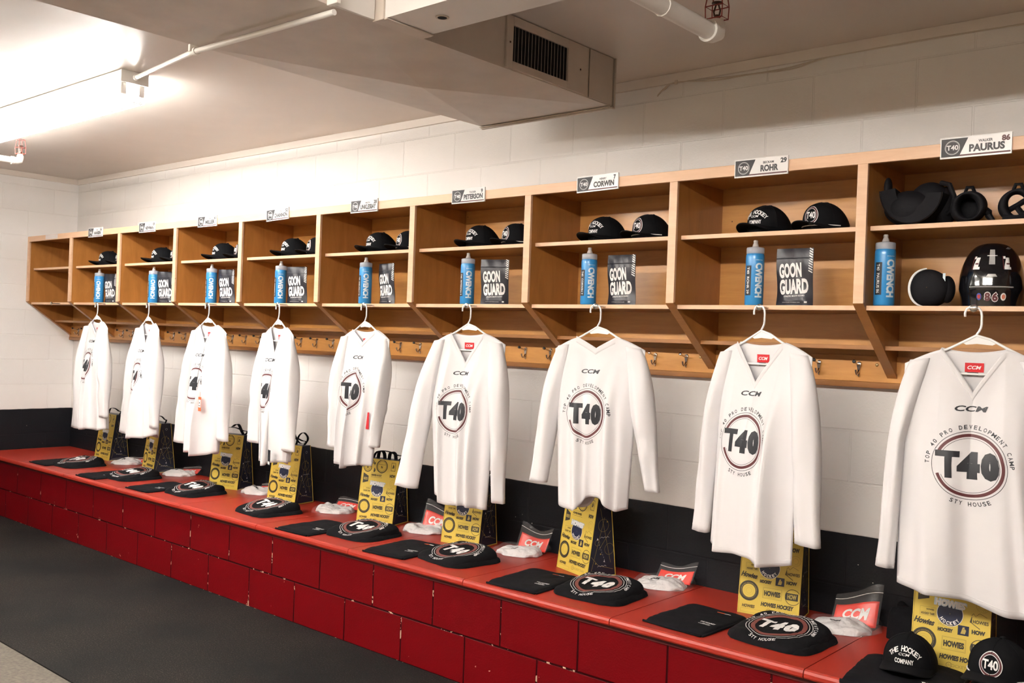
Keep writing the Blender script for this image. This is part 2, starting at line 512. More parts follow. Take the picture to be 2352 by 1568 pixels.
# ---------------------------------------------------------------- bench
bench = thing('bench', 'long built-in bench with red seat panels on dark red painted blocks', 'bench', (0, 0, 0))
BZ, BY0 = .459, -.304
o = MB().box(XL + .001, -.266, 0, 9.0, YB - .001, .425).build('block_base', 'brick', bench)
o = MB().box(XL + .001, -.275, .408, 9.0, -.2665, .4285).build('seat_shade_strip', mat('dark_red_shade_strip', (.09, .008, .008), .5, bump=(30, .3, .004)), bench)  # dark strip painting the shade band under the seat lip
edges = [XL + .001] + [5.978 + .757 * k for k in range(-7, 5)]
for a, b in zip(edges[:-1], edges[1:]):
    r = .012
    prof = [(BY0 + .004, .430), (BY0, .436), (BY0, BZ - r), (BY0 + r * .3, BZ - r * .3), (BY0 + r, BZ), (YB - .002, BZ), (YB - .002, .430)]
    MB().prism_x(prof, a + .0018, b - .0018).build('seat_panel', 'seat', bench)

# ---------------------------------------------------------------- locker shelving
W = .75
NB = 11
lk = thing('locker_shelving', 'long wall-hung maple and plywood cubby shelving with a hook rail', 'shelving', (0, .0, 1.349))
LZ = 1.349
def lbuild(mb, name, m, **k):
    mb.v = [(x, y, z - LZ) for x, y, z in mb.v]
    return mb.build(name, m, lk, **k)
YP = .372
for i in range(NB + 1):
    x = i * W; t = .012
    if i == 0: xa, xb = -.012, .020
    else: xa, xb = x - .018, x + .018
    # plywood panel with a sloping lower edge, maple front edge
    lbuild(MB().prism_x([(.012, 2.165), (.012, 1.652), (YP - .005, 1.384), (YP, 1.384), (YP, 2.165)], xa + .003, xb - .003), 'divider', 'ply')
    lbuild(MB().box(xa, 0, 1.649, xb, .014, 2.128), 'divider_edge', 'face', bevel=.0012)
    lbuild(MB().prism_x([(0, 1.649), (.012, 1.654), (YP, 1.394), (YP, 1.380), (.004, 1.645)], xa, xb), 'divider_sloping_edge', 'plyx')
lbuild(MB().box(-.012, 0, 2.128, NB * W + .018, .018, 2.170), 'top_rail', 'face', bevel=.0015)
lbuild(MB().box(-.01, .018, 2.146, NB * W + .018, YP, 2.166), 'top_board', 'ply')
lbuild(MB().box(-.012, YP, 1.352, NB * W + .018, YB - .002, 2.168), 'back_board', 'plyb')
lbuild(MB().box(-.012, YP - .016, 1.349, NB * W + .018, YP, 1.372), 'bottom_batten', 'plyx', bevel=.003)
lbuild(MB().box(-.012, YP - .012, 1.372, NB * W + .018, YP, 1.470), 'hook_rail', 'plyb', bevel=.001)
for i in range(NB):
    a, b = i * W + .018, (i + 1) * W - .018
    if i == 0: a = .020
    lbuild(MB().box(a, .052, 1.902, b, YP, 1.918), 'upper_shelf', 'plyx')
    lbuild(MB().box(a, .040, 1.902, b, .052, 1.9185), 'upper_shelf_edge', 'face', bevel=.001)
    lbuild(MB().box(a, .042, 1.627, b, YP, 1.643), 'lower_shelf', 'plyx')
    lbuild(MB().box(a, .030, 1.627, b, .042, 1.6435), 'lower_shelf_edge', 'face', bevel=.001)
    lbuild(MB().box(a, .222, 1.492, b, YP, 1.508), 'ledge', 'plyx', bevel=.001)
# screw heads on the rail near each divider
for i in range(1, NB):
    mb = MB().ball((0, -.001, 0), .006, 8, sc=(1, .5, 1))
    mb.v = [(x + i * W - .058, y + YP - .012, z + 1.437) for x, y, z in mb.v]
    lbuild(mb, 'rail_screw', 'brass', smooth=True)
# coat hooks: four to a bay
def hook_mesh():
    base = MB()
    pts = []
    for k in range(16):
        a = 2 * pi * k / 16
        pts.append((.0105 * cos(a) * (1 if sin(a) > -.2 else .62), .014 + .010 * sin(a) if sin(a) > 0 else .014 + .052 * sin(a)))
    n = len(pts)
    base.add([(x, 0, z) for x, z in pts] + [(x * .8, -.006, z * .92) for x, z in pts],
             [tuple(range(2 * n - 1, n - 1, -1))] + [(i, (i + 1) % n, n + (i + 1) % n, n + i) for i in range(n)])
    base.tube([(0, -.004, .012), (0, -.018, .013), (0, -.034, .016), (0, -.050, .022)], [.0055, .0035, .0032, .0036], 10)
    base.tube([(0, -.004, -.012), (0, -.014, -.024), (0, -.024, -.026), (0, -.031, -.018), (0, -.033, -.008)], [.005, .004, .0034, .0034, .0044], 10)
    tip = MB().lathe([(.001, -.006), (.005, -.0055), (.0066, -.002), (.0066, .004), (.004, .0062), (.001, .0065)], 12)
    tip.xf(Matrix.Translation((0, -.052, .0225)) @ Matrix.Rotation(radians(72), 4, 'X'))
    return base, tip
hb, ht = hook_mesh()
proto = None
for i in range(NB - 1):
    for off in (.155, .310, .468, .625):
        x = i * W + off
        if proto is None:
            h = hb.build('coat_hook', 'chrome', lk, smooth=True); h.location = (x, YP - .012, 1.424 - LZ)
            t = ht.build('hook_tip', 'rubber', h, smooth=True)
            h2 = h.copy(); t2 = t.copy()
            me = t.data.copy(); me.materials.clear(); me.materials.append(MAT['chrome'])
            proto = (h, t, me)
        else:
            h = proto[0].copy(); COL.objects.link(h); h.location = (x, YP - .012, 1.424 - LZ)
            t = proto[1].copy(); COL.objects.link(t); t.parent = h
            if 5.2 < x < 6.9 and (5 if x < 6 else 0) and i != 8: t.data = proto[2]
bpy.data.objects.remove(h2); bpy.data.objects.remove(t2)
KNOB = {1: 1.277, 2: 2.001, 3: 2.726, 4: 3.455, 5: 4.201, 6: 4.932, 7: 5.670, 8: 6.404, 9: 7.132}
KZ, KY = 1.630, -.035
kn = None
for n in [0] + list(KNOB):
    x = KNOB.get(n, .545)
    mb = MB().lathe([(.004, 0), (.004, .010), (.0035, .058), (.0035, .062), (.0105, .064), (.0125, .068), (.0115, .073), (.006, .0755), (.001, .076)], 18)
    mb.xf(Matrix.Rotation(radians(90), 4, 'X'))
    if kn is None:
        kn = mb.build('hanger_knob', 'chrome', lk, smooth=True); k = kn
    else:
        k = kn.copy(); COL.objects.link(k)
    k.location = (x, .032, 1.633 - LZ)

# ================================================================ CEILING THINGS
# air duct
dz = 2.481
ad = thing('air_duct', 'painted sheet metal air duct with creased underside and slotted vent grille', 'duct', (5.28, .06, 2.481))
def dbuild(mb, name, m, parent=None, **k):
    mb.v = [(x - 5.28, y - .06, z - 2.481) for x, y, z in mb.v]
    return mb.build(name, m, parent or ad, **k)
A, B_ = 4.915, 5.650
t = MB()
def panel(y0, y1, bulge):
    c = ((A + B_) / 2, (y0 + y1) / 2, dz - bulge)
    q = [(A, y0, dz), (B_, y0, dz), (B_, y1, dz), (A, y1, dz)]
    t.add(q + [c], [(0, 1, 4), (1, 2, 4), (2, 3, 4), (3, 0, 4)])
panel(-1.45, .055, .034); panel(-2.9, -1.45, .016); panel(-4.3, -2.9, .016); panel(-5.58, -4.3, .016)
t.add([(A, -5.58, dz), (A, .055, dz), (A, .055, ZC), (A, -5.58, ZC)], [(0, 1, 2, 3)])
t.add([(B_, -5.58, dz), (B_, .055, dz), (B_, .055, ZC), (B_, -5.58, ZC)], [(0, 3, 2, 1)])
t.add([(A, .055, dz), (B_, .055, dz), (B_, .055, ZC), (A, .055, ZC)], [(0, 1, 2, 3)])
dbuild(t, 'trunk_duct', 'duct')
t = MB().box(A - .006, .055, dz - .010, B_ + .012, .062, ZC - .001).box(A - .006, .040, dz - .012, B_ + .012, .055, dz - .006).box(A - .006, .028, dz - .007, B_ + .006, .040, dz - .003)
dbuild(t, 'end_flange', 'duct', bevel=.001)
t = MB().box(B_ + .001, -.118, dz + .003, B_ + .006, .045, ZC - .002).box(B_ + .001, -.134, dz + .002, B_ + .003, -.122, ZC - .002, 0)
dbuild(t, 'end_panel', 'duct', bevel=.001)
# branch running along the room
t = MB().box(5.700, -1.262, dz - .001, XR - .002, -1.063, ZC)
dbuild(t, 'branch_duct', 'duct_white')  # colour carries the white of the lamplit face
t = MB().box(5.6505, -1.270, dz - .006, 5.702, -1.055, ZC)
t.box(5.702, -1.266, dz - .007, 5.716, -1.06, dz - .002)
dbuild(t, 'branch_collar', 'duct', bevel=.002)
t = MB().box(5.651, -1.45, dz - .002, 5.664, -1.272, ZC).box(5.651, -1.452, dz - .006, 5.70, -1.436, ZC)
dbuild(t, 'lit_side_plate', 'duct_white', bevel=.002)  # added plate, white for the lamplight on this stretch of trunk side
# grille
g = MB()
gy0, gy1, gz0, gz1 = -.634, -.130, 2.4845, 2.680
ly0, ly1, lz0, lz1 = -.598, -.265, 2.514, 2.646
g.box(B_ + .001, gy0, gz0, B_ + .009, ly0, gz1).box(B_ + .001, ly1, gz0, B_ + .009, gy1, gz1).box(B_ + .001, ly0, gz0, B_ + .009, ly1, lz0).box(B_ + .001, ly0, lz1, B_ + .009, ly1, gz1)
gr = dbuild(g, 'vent_grille', 'duct', bevel=.0015)
o = dbuild(MB().box(B_ + .0005, ly0, lz0, B_ + .0015, ly1, lz1), 'vent_opening', 'dark', gr)
for k in range(17):
    y = ly0 + (ly1 - ly0) * (k + .5) / 17
    mb = MB().add([(B_ + .002, y + .006, lz0), (B_ + .009, y - .002, lz0), (B_ + .009, y - .002, lz1), (B_ + .002, y + .006, lz1),
                   (B_ + .002, y + .0075, lz0), (B_ + .0095, y - .001, lz0), (B_ + .0095, y - .001, lz1), (B_ + .002, y + .0075, lz1)],
                  [(0, 1, 2, 3), (7, 6, 5, 4), (1, 5, 6, 2), (0, 4, 5, 1), (2, 6, 7, 3), (0, 3, 7, 4)])
    dbuild(mb, 'louver', 'duct', gr)
for z in (2.58,):
    for y in (gy0 + .018, gy1 - .055):
        dbuild(MB().ball((B_ + .009, y, z), .004, 6), 'grille_screw', 'bronze', gr, smooth=True)
# knock-out hole in the branch duct
dbuild(MB().lathe([(.022, 0), (.022, .0015), (.014, .0018), (.001, .0018)], 20, c=(5.86, -1.165, dz - .0035)), 'hole_rim', 'duct')
dbuild(MB().lathe([(.015, 0), (.001, .0004)], 20, c=(5.86, -1.165, dz - .0042)), 'knockout_hole', 'dark')

# fluorescent fixtures
def fixture(x0, x1, yc, tubem, label, guard=True):
    cx = (x0 + x1) / 2
    f = thing('fluorescent_fixture', label, 'light fixture', (cx, yc, ZC - .048), group=None)
    hl = (x1 - x0) / 2
    MB().prism_x([(-.067, 0), (-.067, .046), (.067, .046), (.067, 0), (.045, -.008), (-.045, -.008)], -hl, hl).build('housing', 'pipe', f, bevel=.002)
    for s in (-1, 1):
        MB().box(s * hl - .002, -.068, -.010, s * hl + .002, .068, .046).build('end_plate', 'pipe', f)
    for yo in (-.045, .045):
        for a, b in ((-hl + .03, -.01), (.01, hl - .03)):
            mb = MB().tube([(a, yo, -.045), (b, yo, -.045)], .018, 10)
            mb.build('tube', tubem, f, smooth=True)
            for e in (a, b):
                MB().box(e - .014, yo - .013, -.062, e + .014, yo + .013, -.008).build('tube_holder', 'duct_white', f, bevel=.002)
    if guard:
        for ga, gb in ((-hl - .005, -.02), (.02, hl + .005)):
            g = MB(); sec = [(-.070, -.030), (-.070, -.070), (-.045, -.100), (.045, -.100), (.070, -.070), (.070, -.030)]
            for y, z in sec: g.tube([(ga, y, z), (gb, y, z)], .0014, 5)
            nn = 24
            for k in range(nn + 1):
                x = ga + (gb - ga) * k / nn
                g.tube([(x, y, z) for y, z in sec], .0014, 5)
            for k in range(nn):
                xa = ga + (gb - ga) * k / nn; xb = ga + (gb - ga) * (k + 1) / nn
                g.tube([(xa, -.045, -.100), (xb, .045, -.100)], .0012, 4)
                g.tube([(xa, .070, -.070), (xb, .045, -.100)], .0012, 4)
            g.build('wire_guard', 'white_pl', f)
    return f
fixture(1.22, 3.66, -1.03, 'tube', 'lit twin tube fluorescent fixture with white wire guard at upper left')
for xa in REAR:
    f = fixture(xa, xa + 2.44, -3.30, 'tube_b', 'lit fluorescent fixture on the ceiling behind the camera, ' + ('right of the air duct' if xa > 5 else 'left of the air duct'))

# conduit from the fixture to beneath the duct
c = thing('electrical_conduit', 'thin white electrical conduit from light fixture end across the duct underside', 'pipe', (3.67, -1.03, 2.655))
P0, P1, P2 = Vector((3.665, -1.03, 2.655)), Vector((4.90, -1.452, 2.462)), Vector((5.65, -1.425, 2.462))
MB().tube([tuple(p - P0 + Vector((0, 0, 0))) for p in (P0, P0.lerp(P1, .5), P0.lerp(P1, .94), P1, P1.lerp(P2, .1), P2)], .0095, 12).build('pipe', 'pipe', c, smooth=True)
MB().tube([(P1 - P0 + Vector((-.012, .005, .002)))[:], (P1 - P0 + Vector((.014, .002, .001)))[:]], .0135, 12).box(P1.x - P0.x - .014, P1.y - P0.y - .016, .0 + P1.z - P0.z, P1.x - P0.x - .002, P1.y - P0.y + .016, P1.z - P0.z + .024).build('pipe_clip', 'pipe', c, smooth=True)
MB().tube([(-.004, 0, 0), (.022, -.008, -.004)], .013, 12).build('connector', 'pipe', c, smooth=True)

# sprinklers
def sprinkler(name_label, x, y, z, r, ylen, strap):
    s = thing('sprinkler_pipe', name_label, 'sprinkler', (x, y, z))
    MB().tube([(0, -ylen, 0), (0, -.02, 0)], r, 20).build('pipe', 'pipe', s, smooth=True)
    e = MB().tube([(0, -.045, 0), (0, -.030, 0)], r * 1.28, 20).tube([(0, -.035, 0), (0, -.012, .001), (0, .004, .006), (0, .008, .022), (0, .008, .035)], [r * 1.12, r * 1.15, r * 1.12, r * 1.05, r * 1.0], 20)
    e.tube([(0, .008, .026), (0, .008, .045)], r * .80, 16)
    e.build('elbow', 'pipe', s, smooth=True)
    h = MB().tube([(0, .008, .045), (0, .008, .060)], .008, 12)
    h.tube([(-.008, .008, .058), (-.011, .008, .072), (-.004, .008, .093)], .0028, 8).tube([(.008, .008, .058), (.011, .008, .072), (.004, .008, .093)], .0028, 8)
    h.lathe([(.004, .092), (.006, .094), (.017, .096), (.017, .098), (.001, .100)], 18, c=(0, .008, 0))
    h.build('sprinkler_head', 'bronze', s, smooth=True)
    c = MB()
    for sx, sy in ((-1, -1), (1, -1), (1, 1), (-1, 1)):
        c.tube([(sx * .010, .008 + sy * .010, .045), (sx * .028, .008 + sy * .020, .047), (sx * .029, .008 + sy * .021, .085), (sx * .022, .008 + sy * .016, .135)], .0019, 6)
    for zz, k in ((.047, 1), (.085, 1.03), (.135, .78)):
        c.tube([(sx * .028 * k, .008 + sy * .020 * k, zz) for sx, sy in ((-1, -1), (1, -1), (1, 1), (-1, 1))], .0019, 6, closed=True)
    c.build('head_guard', 'redmetal', s, smooth=True)
    if strap:
        MB().tube([(r * cos(a) * 1.05, -.30, r * sin(a) * 1.05) for a in [radians(k * 30) for k in range(12)]], .0022, 6, closed=True).tube([(.012, -.30, r), (.012, -.30, ZC - z - .001)], .0028, 6).build('hanger_strap', 'pipe', s, smooth=True)
    return s
sprinkler('white sprinkler pipe with red caged sprinkler head at top right', 6.535, -.662, 2.437, .0265, 4.85, True)
sprinkler('white sprinkler pipe stub with caged sprinkler head at far upper left', 1.72, -.775, 2.487, .0195, 1.6, False)

# cable under the cornice
pts = [(5.662, .388, 2.60), (5.70, .386, 2.628), (5.76, .384, 2.645), (6.0, .384, 2.628), (6.25, .384, 2.622), (6.42, .384, 2.637), (6.6, .384, 2.650), (7.2, .384, 2.640), (8.0, .384, 2.645), (9.0, .384, 2.642), (10.5, .384, 2.645)]
o = thing('cable', 'thin painted cable sagging below the ceiling trim at upper right', 'cable', (5.662, .388, 2.60))
def cat(ps, k=4):
    out = []
    for i in range(len(ps) - 1):
        p0, p1, p2, p3 = [Vector(ps[max(0, min(len(ps) - 1, i + d))]) for d in (-1, 0, 1, 2)]
        for j in range(k):
            t = j / k
            out.append(.5 * ((2 * p1) + (p2 - p0) * t + (2 * p0 - 5 * p1 + 4 * p2 - p3) * t * t + (3 * p1 - p0 - 3 * p2 + p3) * t ** 3))
    out.append(Vector(ps[-1])); return out
B0 = Vector(pts[0])
MB().tube([p - B0 for p in cat(pts)], .0032, 6).build('wire_strand', 'wire', o, smooth=True)
MB().tube([p - B0 + Vector((0, -.004, -.006 + .004 * sin(i))) for i, p in enumerate(cat(pts))], .0026, 6).build('wire_strand', 'wire', o, smooth=True)
for x, z in ((5.76, 2.645), (7.2, 2.641), (8.9, 2.643)):
    MB().box(x - .007, .376, z - .012, x + .007, .3795, z + .006).xf(Matrix.Translation(-B0)).build('cable_clip', 'wire', o)

# ================================================================ NAMEPLATES
ORD = {0: 'first', 1: 'second', 2: 'third', 3: 'fourth', 4: 'fifth', 5: 'sixth', 6: 'seventh', 7: 'eighth', 8: 'ninth', 9: 'tenth'}
PL = {9: (7.111, 'WALKER', 'PAURUS', '86'), 8: (6.374, 'BECKAM', 'ROHR', '29'), 7: (5.633, 'HENRY', 'CORWIN', '7'), 6: (4.886, 'TUCKER', 'PETERSON', '9'),
      5: (4.138, 'MASON', 'UNKLESBAY', '28'), 4: (3.379, 'ZEK', 'CHANNON', '52'), 3: (2.642, 'OWEN', 'MILLER', '61'), 2: (1.900, 'LEO', 'NEWMAN', '10'), 1: (1.157, 'COLE', 'HANSEN', '16')}
PLAB = {9: 'rightmost white nameplate with black number 86 on the shelf top rail', 8: 'white nameplate with number 29 on the top rail',
        7: 'glare-washed white nameplate with number 7 on the top rail', 6: 'white nameplate with a lone number 9 on the top rail',
        5: 'white nameplate with number 28 on the top rail', 4: 'tilted pale nameplate above the fifth cubby from the left wall',
        3: 'small white nameplate above the fourth cubby from the left wall', 2: 'small white nameplate above the third cubby from the left wall',
        1: 'leftmost white nameplate, above the second cubby from the left wall'}
for n, (x, first, last, num) in PL.items():
    t = thing('nameplate', PLAB[n], 'nameplate', (x, -.006, 2.1515), group='nameplates along the top rail')
    hw, hh = .103, .029
    MB().box(-hw - .003, -.0015, -hh - .005, hw + .003, .0055, hh + .004).build('card_backing', 'card', t)
    a = Art()
    a.poly([(-hw, -hh), (-.048, -hh), (-.022, hh), (-hw, hh)], 1, 0)
    a.rect(-.048, -hh, hw, -hh + .005, 2, 0)
    a.ring(-.069, 0, .0215, .0228, 3, layer=1); a.ring(-.069, 0, .0195, .0200, 3, layer=1)
    a.text('T40', -.069, 0, .0165, .036, 3, .03)
    wl = min(.122, .0175 * len(last))
    a.text(last, .034, -.006, .0245, wl, 0, .05)
    a.text(first, .030, .0150, .0090, .0070 * len(first), 0, .03)
    a.text(num, .089, .017, .0190, .012 * len(num), 0 if n != 9 else 2, .05)
    a.onto(plane_fn((0, -.0015, 0), (1, 0, 0), (0, 0, 1)), 'card_print', ['ink', 'carddark', 'maroon', 'whiteink'], t, .0004, .0002)
    MB().box(-hw - .004, -.0048, -hh - .006, hw + .004, -.0034, hh + .005).build('acrylic_cover', 'acrylic', t)
    t.rotation_euler = (0, {4: -.03, 7: -.02}.get(n, 0), 0)
o = MB().box(-.105, -.0012, -.016, .105, .0012, .018).build('tape_strip', mat('pale_tape', (.66, .60, .58), .35), loc=(.425, -.0016, 2.150))
o['label'] = 'blank pale tape strip on the top rail above the first cubby'; o['category'] = 'tape'

# ================================================================ WATER BOTTLES
BX = {1: 1.062, 2: 1.850, 3: 2.572, 4: 3.309, 5: 4.067, 6: 4.818, 7: 5.542, 8: 6.320, 9: 6.808}
R0 = .0345
def cyl_fn(az):
    def fn(a, b):
        th = az + a / R0
        n = Vector((sin(th), -cos(th), 0))
        return n * R0 + Vector((0, 0, b)), n
    return fn
BLAB = {9: 'in the rightmost cubby beside the black hockey gear', 8: 'under the number 29 nameplate', 7: 'under the glare-washed number 7 nameplate', 6: 'under the lone number 9 nameplate',
        5: 'under the number 28 nameplate', 4: 'in the fifth cubby from the left wall', 3: 'in the fourth cubby from the left wall', 2: 'in the third cubby from the left wall', 1: 'in the second cubby from the left wall'}
bprint = None
for n, x in BX.items():
    zb = 1.6438
    t = thing('water_bottle', 'blue squeeze bottle ' + BLAB[n], 'bottle', (x, .082, zb), group='blue squeeze bottles in the cubbies')
    if bprint is None:
        b1 = MB().lathe([(.026, 0), (.0325, .002), (R0, .006), (R0, .180), (.0338, .190), (.0315, .197), (.030, .200), (.001, .200)], 40).build('bottle_body', 'blue', t, smooth=True)
        c1 = MB().lathe([(.0315, .195), (.033, .197), (.033, .216), (.0312, .219), (.022, .221), (.012, .223), (.001, .223)], 40).build('screw_cap', 'cap_cl', t, smooth=True)
        nz = MB().lathe([(.0125, .222), (.0115, .228), (.0075, .238), (.0085, .240), (.0085, .2455), (.0065, .248), (.001, .248)], 24).build('nozzle', 'nozzle', t, smooth=True)
        a = Art()
        a.text('CWENCH', 0, 0, .0285, .130, 0, .05, rot=0, space=.95)
        a.text('HYDRATION', 0, 0, .0001, .001, 0, 0)
        a.v = [(y, .095 - x_, l) for x_, y, l in [(v[0], v[1], v[2]) for v in a.v]]
        # rotate clockwise: text runs downward
        a2 = Art(); a2.text('HYDRATION', 0, .171, .0032, .028, 0, .03)
        for v in a2.v: pass
        k = len(a.v); a.v += a2.v; a.f += [tuple(i + k for i in f) for f in a2.f]; a.m += a2.m
        a.cut(.006); a.onto(cyl_fn(radians(54)), 'brand_lettering', ['silver'], t, .0004, .0001)
        bprint = [c for c in t.children]
    else:
        for c in bprint:
            d = c.copy(); COL.objects.link(d); d.parent = t
    last, num = PL[n][2], PL[n][3]
    a = Art(); a.rect(-.0125, .038, .0125, .150, 0, 0)
    tt = Art(); tt.text('T40  ' + last + ' ' + num, 0, 0, .0115, .100, 1, .02)
    k = len(a.v); a.v += [(y - .001, .094 - x_, 1) for x_, y, l in tt.v]; a.f += [tuple(i + k for i in f) for f in tt.f]; a.m += tt.m
    a.cut(.005); a.onto(cyl_fn(radians(-16)), 'name_strip', ['ink', 'whiteink'], t, .0004, .0003)

# ================================================================ MOUTHGUARD POUCHES
PX = {8: (6.464, 2), 7: (5.688, 0), 6: (4.962, 22), 5: (4.197, -8), 4: (3.418, 16), 3: (2.688, 10), 2: (1.948, 20), 1: (1.166, 8)}
pw, ph = .071, .215
def pouch_fn(side):
    def fn(a, b):   # a -pw..pw, b 0..ph
        def S(a, b):
            u = a / pw; v = b / ph
            th = .021 * max(0, 1 - abs(u) ** 2.5) * max(0, 1 - v) ** .8 + .0012
            th *= (1 if v > .04 else .75)
            x = a * (1 - .05 * sin(pi * min(1, v * 1.1)) * (1 - v))
            y = side * th + .006 * sin(v * 5 + .5) + .0016 * sin(u * 7 + v * 9)
            return Vector((x, y, b))
        p = S(a, b); du = S(a + .001, b) - p; dv = S(a, b + .001) - p
        n = du.cross(dv).normalized()
        if n.y * side < 0: n = -n
        return p, n
    return fn
pp = None
for n, (x, deg) in PX.items():
    if pp is None:
        t = thing('mouthguard_pouch', '', 'pouch', (x, .118, 1.6440), radians(deg), group='charcoal mouthguard pouches in the cubbies')
        f0, f1 = pouch_fn(-1), pouch_fn(1); mb = MB()
        for fn in (f0, f1): mb.grid(lambda u, v: fn((u * 2 - 1) * pw, v * ph)[0], 22, 26)
        mb.add([f0((k / 10 - .5) * 2 * pw, 0)[0] for k in range(11)] + [f1((.5 - k / 10) * 2 * pw, 0)[0] for k in range(11)], [tuple(range(22))])
        mb.build('foil_pouch', 'foil', t, smooth=True)
        a = Art()
        a.text('GOON', -.014, .133, .055, .088, 0, .045, rot=.05); a.text('GUARD', .000, .073, .057, .112, 0, .045, rot=.05)
        a.text('ATHLETIC MOUTH GUARD', .004, .038, .0055, .080, 0, .02, rot=.05)
        a.text('CUSTOM MOLDABLE PROFESSIONAL GRADE', -.006, .014, .0025, .070, 0, 0); a.rect(.044, .012, .053, .018, 0)
        for k in range(10):
            z0 = .122 + k * .0092
            a.poly([(.056, z0 + .008), (.0695, z0), (.0695, z0 + .0045), (.056, z0 + .0125)], 0)
        a.cut(.010); a.onto(f0, 'pouch_print', ['whiteink'], t, .0006, .0001)
        zl = MB().grid(lambda u, v: f0((u * 2 - 1) * pw * .98, .176 + v * .004)[0] - Vector((0, .0014 * sin(pi * v) + .0003, 0)), 18, 3)
        zl.build('zip_seal', 'foil', t, smooth=True)
        pp = t
    else:
        t = dup(pp, (x, .118, 1.6440), radians(deg))
    t['label'] = 'charcoal pouch ' + BLAB[n]

# ================================================================ CAPS
def cap_surface(h=.112, R=.088):
    def S(ph_, b):     # ph_: angle from the front, b: height
        v = min(.9999, max(0, b / h))
        ff = max(0, cos(ph_))
        e = 2.6 + 1.3 * cos(ph_)
        r = R * (1 - v ** e) ** .5
        x = r * sin(ph_) * .93; y = -r * cos(ph_) * (1.06)
        y += -.016 * v * v
        return Vector((x, y, b + .0))
    return S
def cap_fn(S, R=.088):
    def fn(a, b):
        ph_ = a / R
        p = S(ph_, b); du = S(ph_ + .01, b) - p; dv = S(ph_, b + .001) - p
        return p, du.cross(dv).normalized()
    return fn
def make_cap(kind, label, loc, rz, tilt=0, scale=1.0, group='black caps on the upper shelves'):
    t = thing('baseball_cap', label, 'cap', loc, rz, group)
    S = cap_surface(); H = .112
    mb = MB().grid(lambda u, v: S(u * 2 * pi, H * min(.9995, sin(v * pi / 2))), 44, 16, closeu=True)
    seam = MB()
    mb.build('crown', 'cap', t, smooth=True)
    for k in range(6):
        ph_ = k * pi / 3
        seam.tube([S(ph_, H * sin(v / 12 * pi / 2) * .995) * 1.003 for v in range(13)], .0009, 5)
    seam.build('panel_seams', 'cap', t, smooth=True)
    MB().ball((0, 0, H - .001), .0075, 8, sc=(1, 1, .6)).build('top_button', 'cap', t, smooth=True)
    def brim(u, v, dz=0):
        ph_ = (u - .5) * radians(142)
        p = S(ph_, .010)
        L = .072 * (cos((u - .5) * pi * .97)) ** .55 if 0 < u < 1 else 0
        q = Vector((p.x * (1 + .04 * v), p.y - L * v, .004))
        q.z = .026 + .002 * v - 4.6 * q.x ** 2 * (.45 + .55 * v) + dz
        q.z = max(q.z, .0015 + dz)
        return q
    b = MB().grid(lambda u, v: brim(u, v, .0035), 28, 10).grid(lambda u, v: brim(u, v, 0), 28, 10)
    rim = [brim(k / 28, 1, .0018) for k in range(29)]
    b.tube(rim, .0022, 6)
    b.build('brim', 'cap', t, smooth=True)
    a = Art()
    if kind == 'company':
        a.arc_text('THE HOCKEY', 0, .012, .068, 136, 44, .0160, 0, .03, wr=.78)
        a.text('CCM', 0, .063, .0080, .038, 0, .02, shear=.3); a.text('COMPANY', 0, .042, .0150, .062, 0, .03)
        mats = ['whiteink']
    else:
        a.ring(0, .058, .0310, .0330, 0, layer=0); a.ring(0, .058, .0262, .0306, 1, layer=0); a.ring(0, .058, .0240, .0254, 0, layer=0)
        a.text('T40', 0, .058, .0250, .043, 0, .03)
        b_ = Art()
        for p, q in (((.168, .010), (.176, .026)), ((.176, .026), (.181, .010)), ((.164, .014), (.186, .018)), ((.186, .010), (.188, .026)), ((.187, .018), (.194, .026)), ((.187, .018), (.196, .010))):
            b_.line(p, q, .0018, 0)
        b_.cut(.006); b_.onto(cap_fn(S), 'monogram', 'whiteink', t, .0008, .0002)
        mats = ['whiteink', 'maroon']
    a.cut(.006); a.onto(cap_fn(S), 'embroidery', mats, t, .0008, .0002)
    if kind != 'company':
        MB().tube([S((k / 20 - .5) * radians(150), .020) * 1.01 for k in range(21)], .0022, 6).build('rope_trim', 'whiteink', t, smooth=True)
    t.rotation_euler = (tilt, 0, rz)
    return t
CAPX = {8: 6.335, 7: 5.578, 6: 4.842, 5: 4.105, 4: 3.345, 3: 2.610, 2: 1.850, 1: 1.085}
capA = capB = None
ZS = 1.9188
for n, x in CAPX.items():
    rzA, rzB = radians(-12), radians(-14)
    la = 'black cap with arched white lettering on the upper shelf ' + BLAB[n].replace('in the', 'of the').replace('under the', 'beneath the').replace(' from the left wall', ' from left')
    lb = 'black round-patch cap with white rope trim on the shelf ' + BLAB[n].replace('in the', 'of the').replace('under the', 'beneath the').replace(' from the left wall', ' from left')
    if capA is None:
        capA = make_cap('company', la, (x, .165, ZS), rzA); capB = make_cap('t40', lb, (x + .215, .185, ZS), rzB)
    else:
        dup(capA, (x, .165, ZS), rzA, la); dup(capB, (x + .215, .185, ZS), rzB, lb)

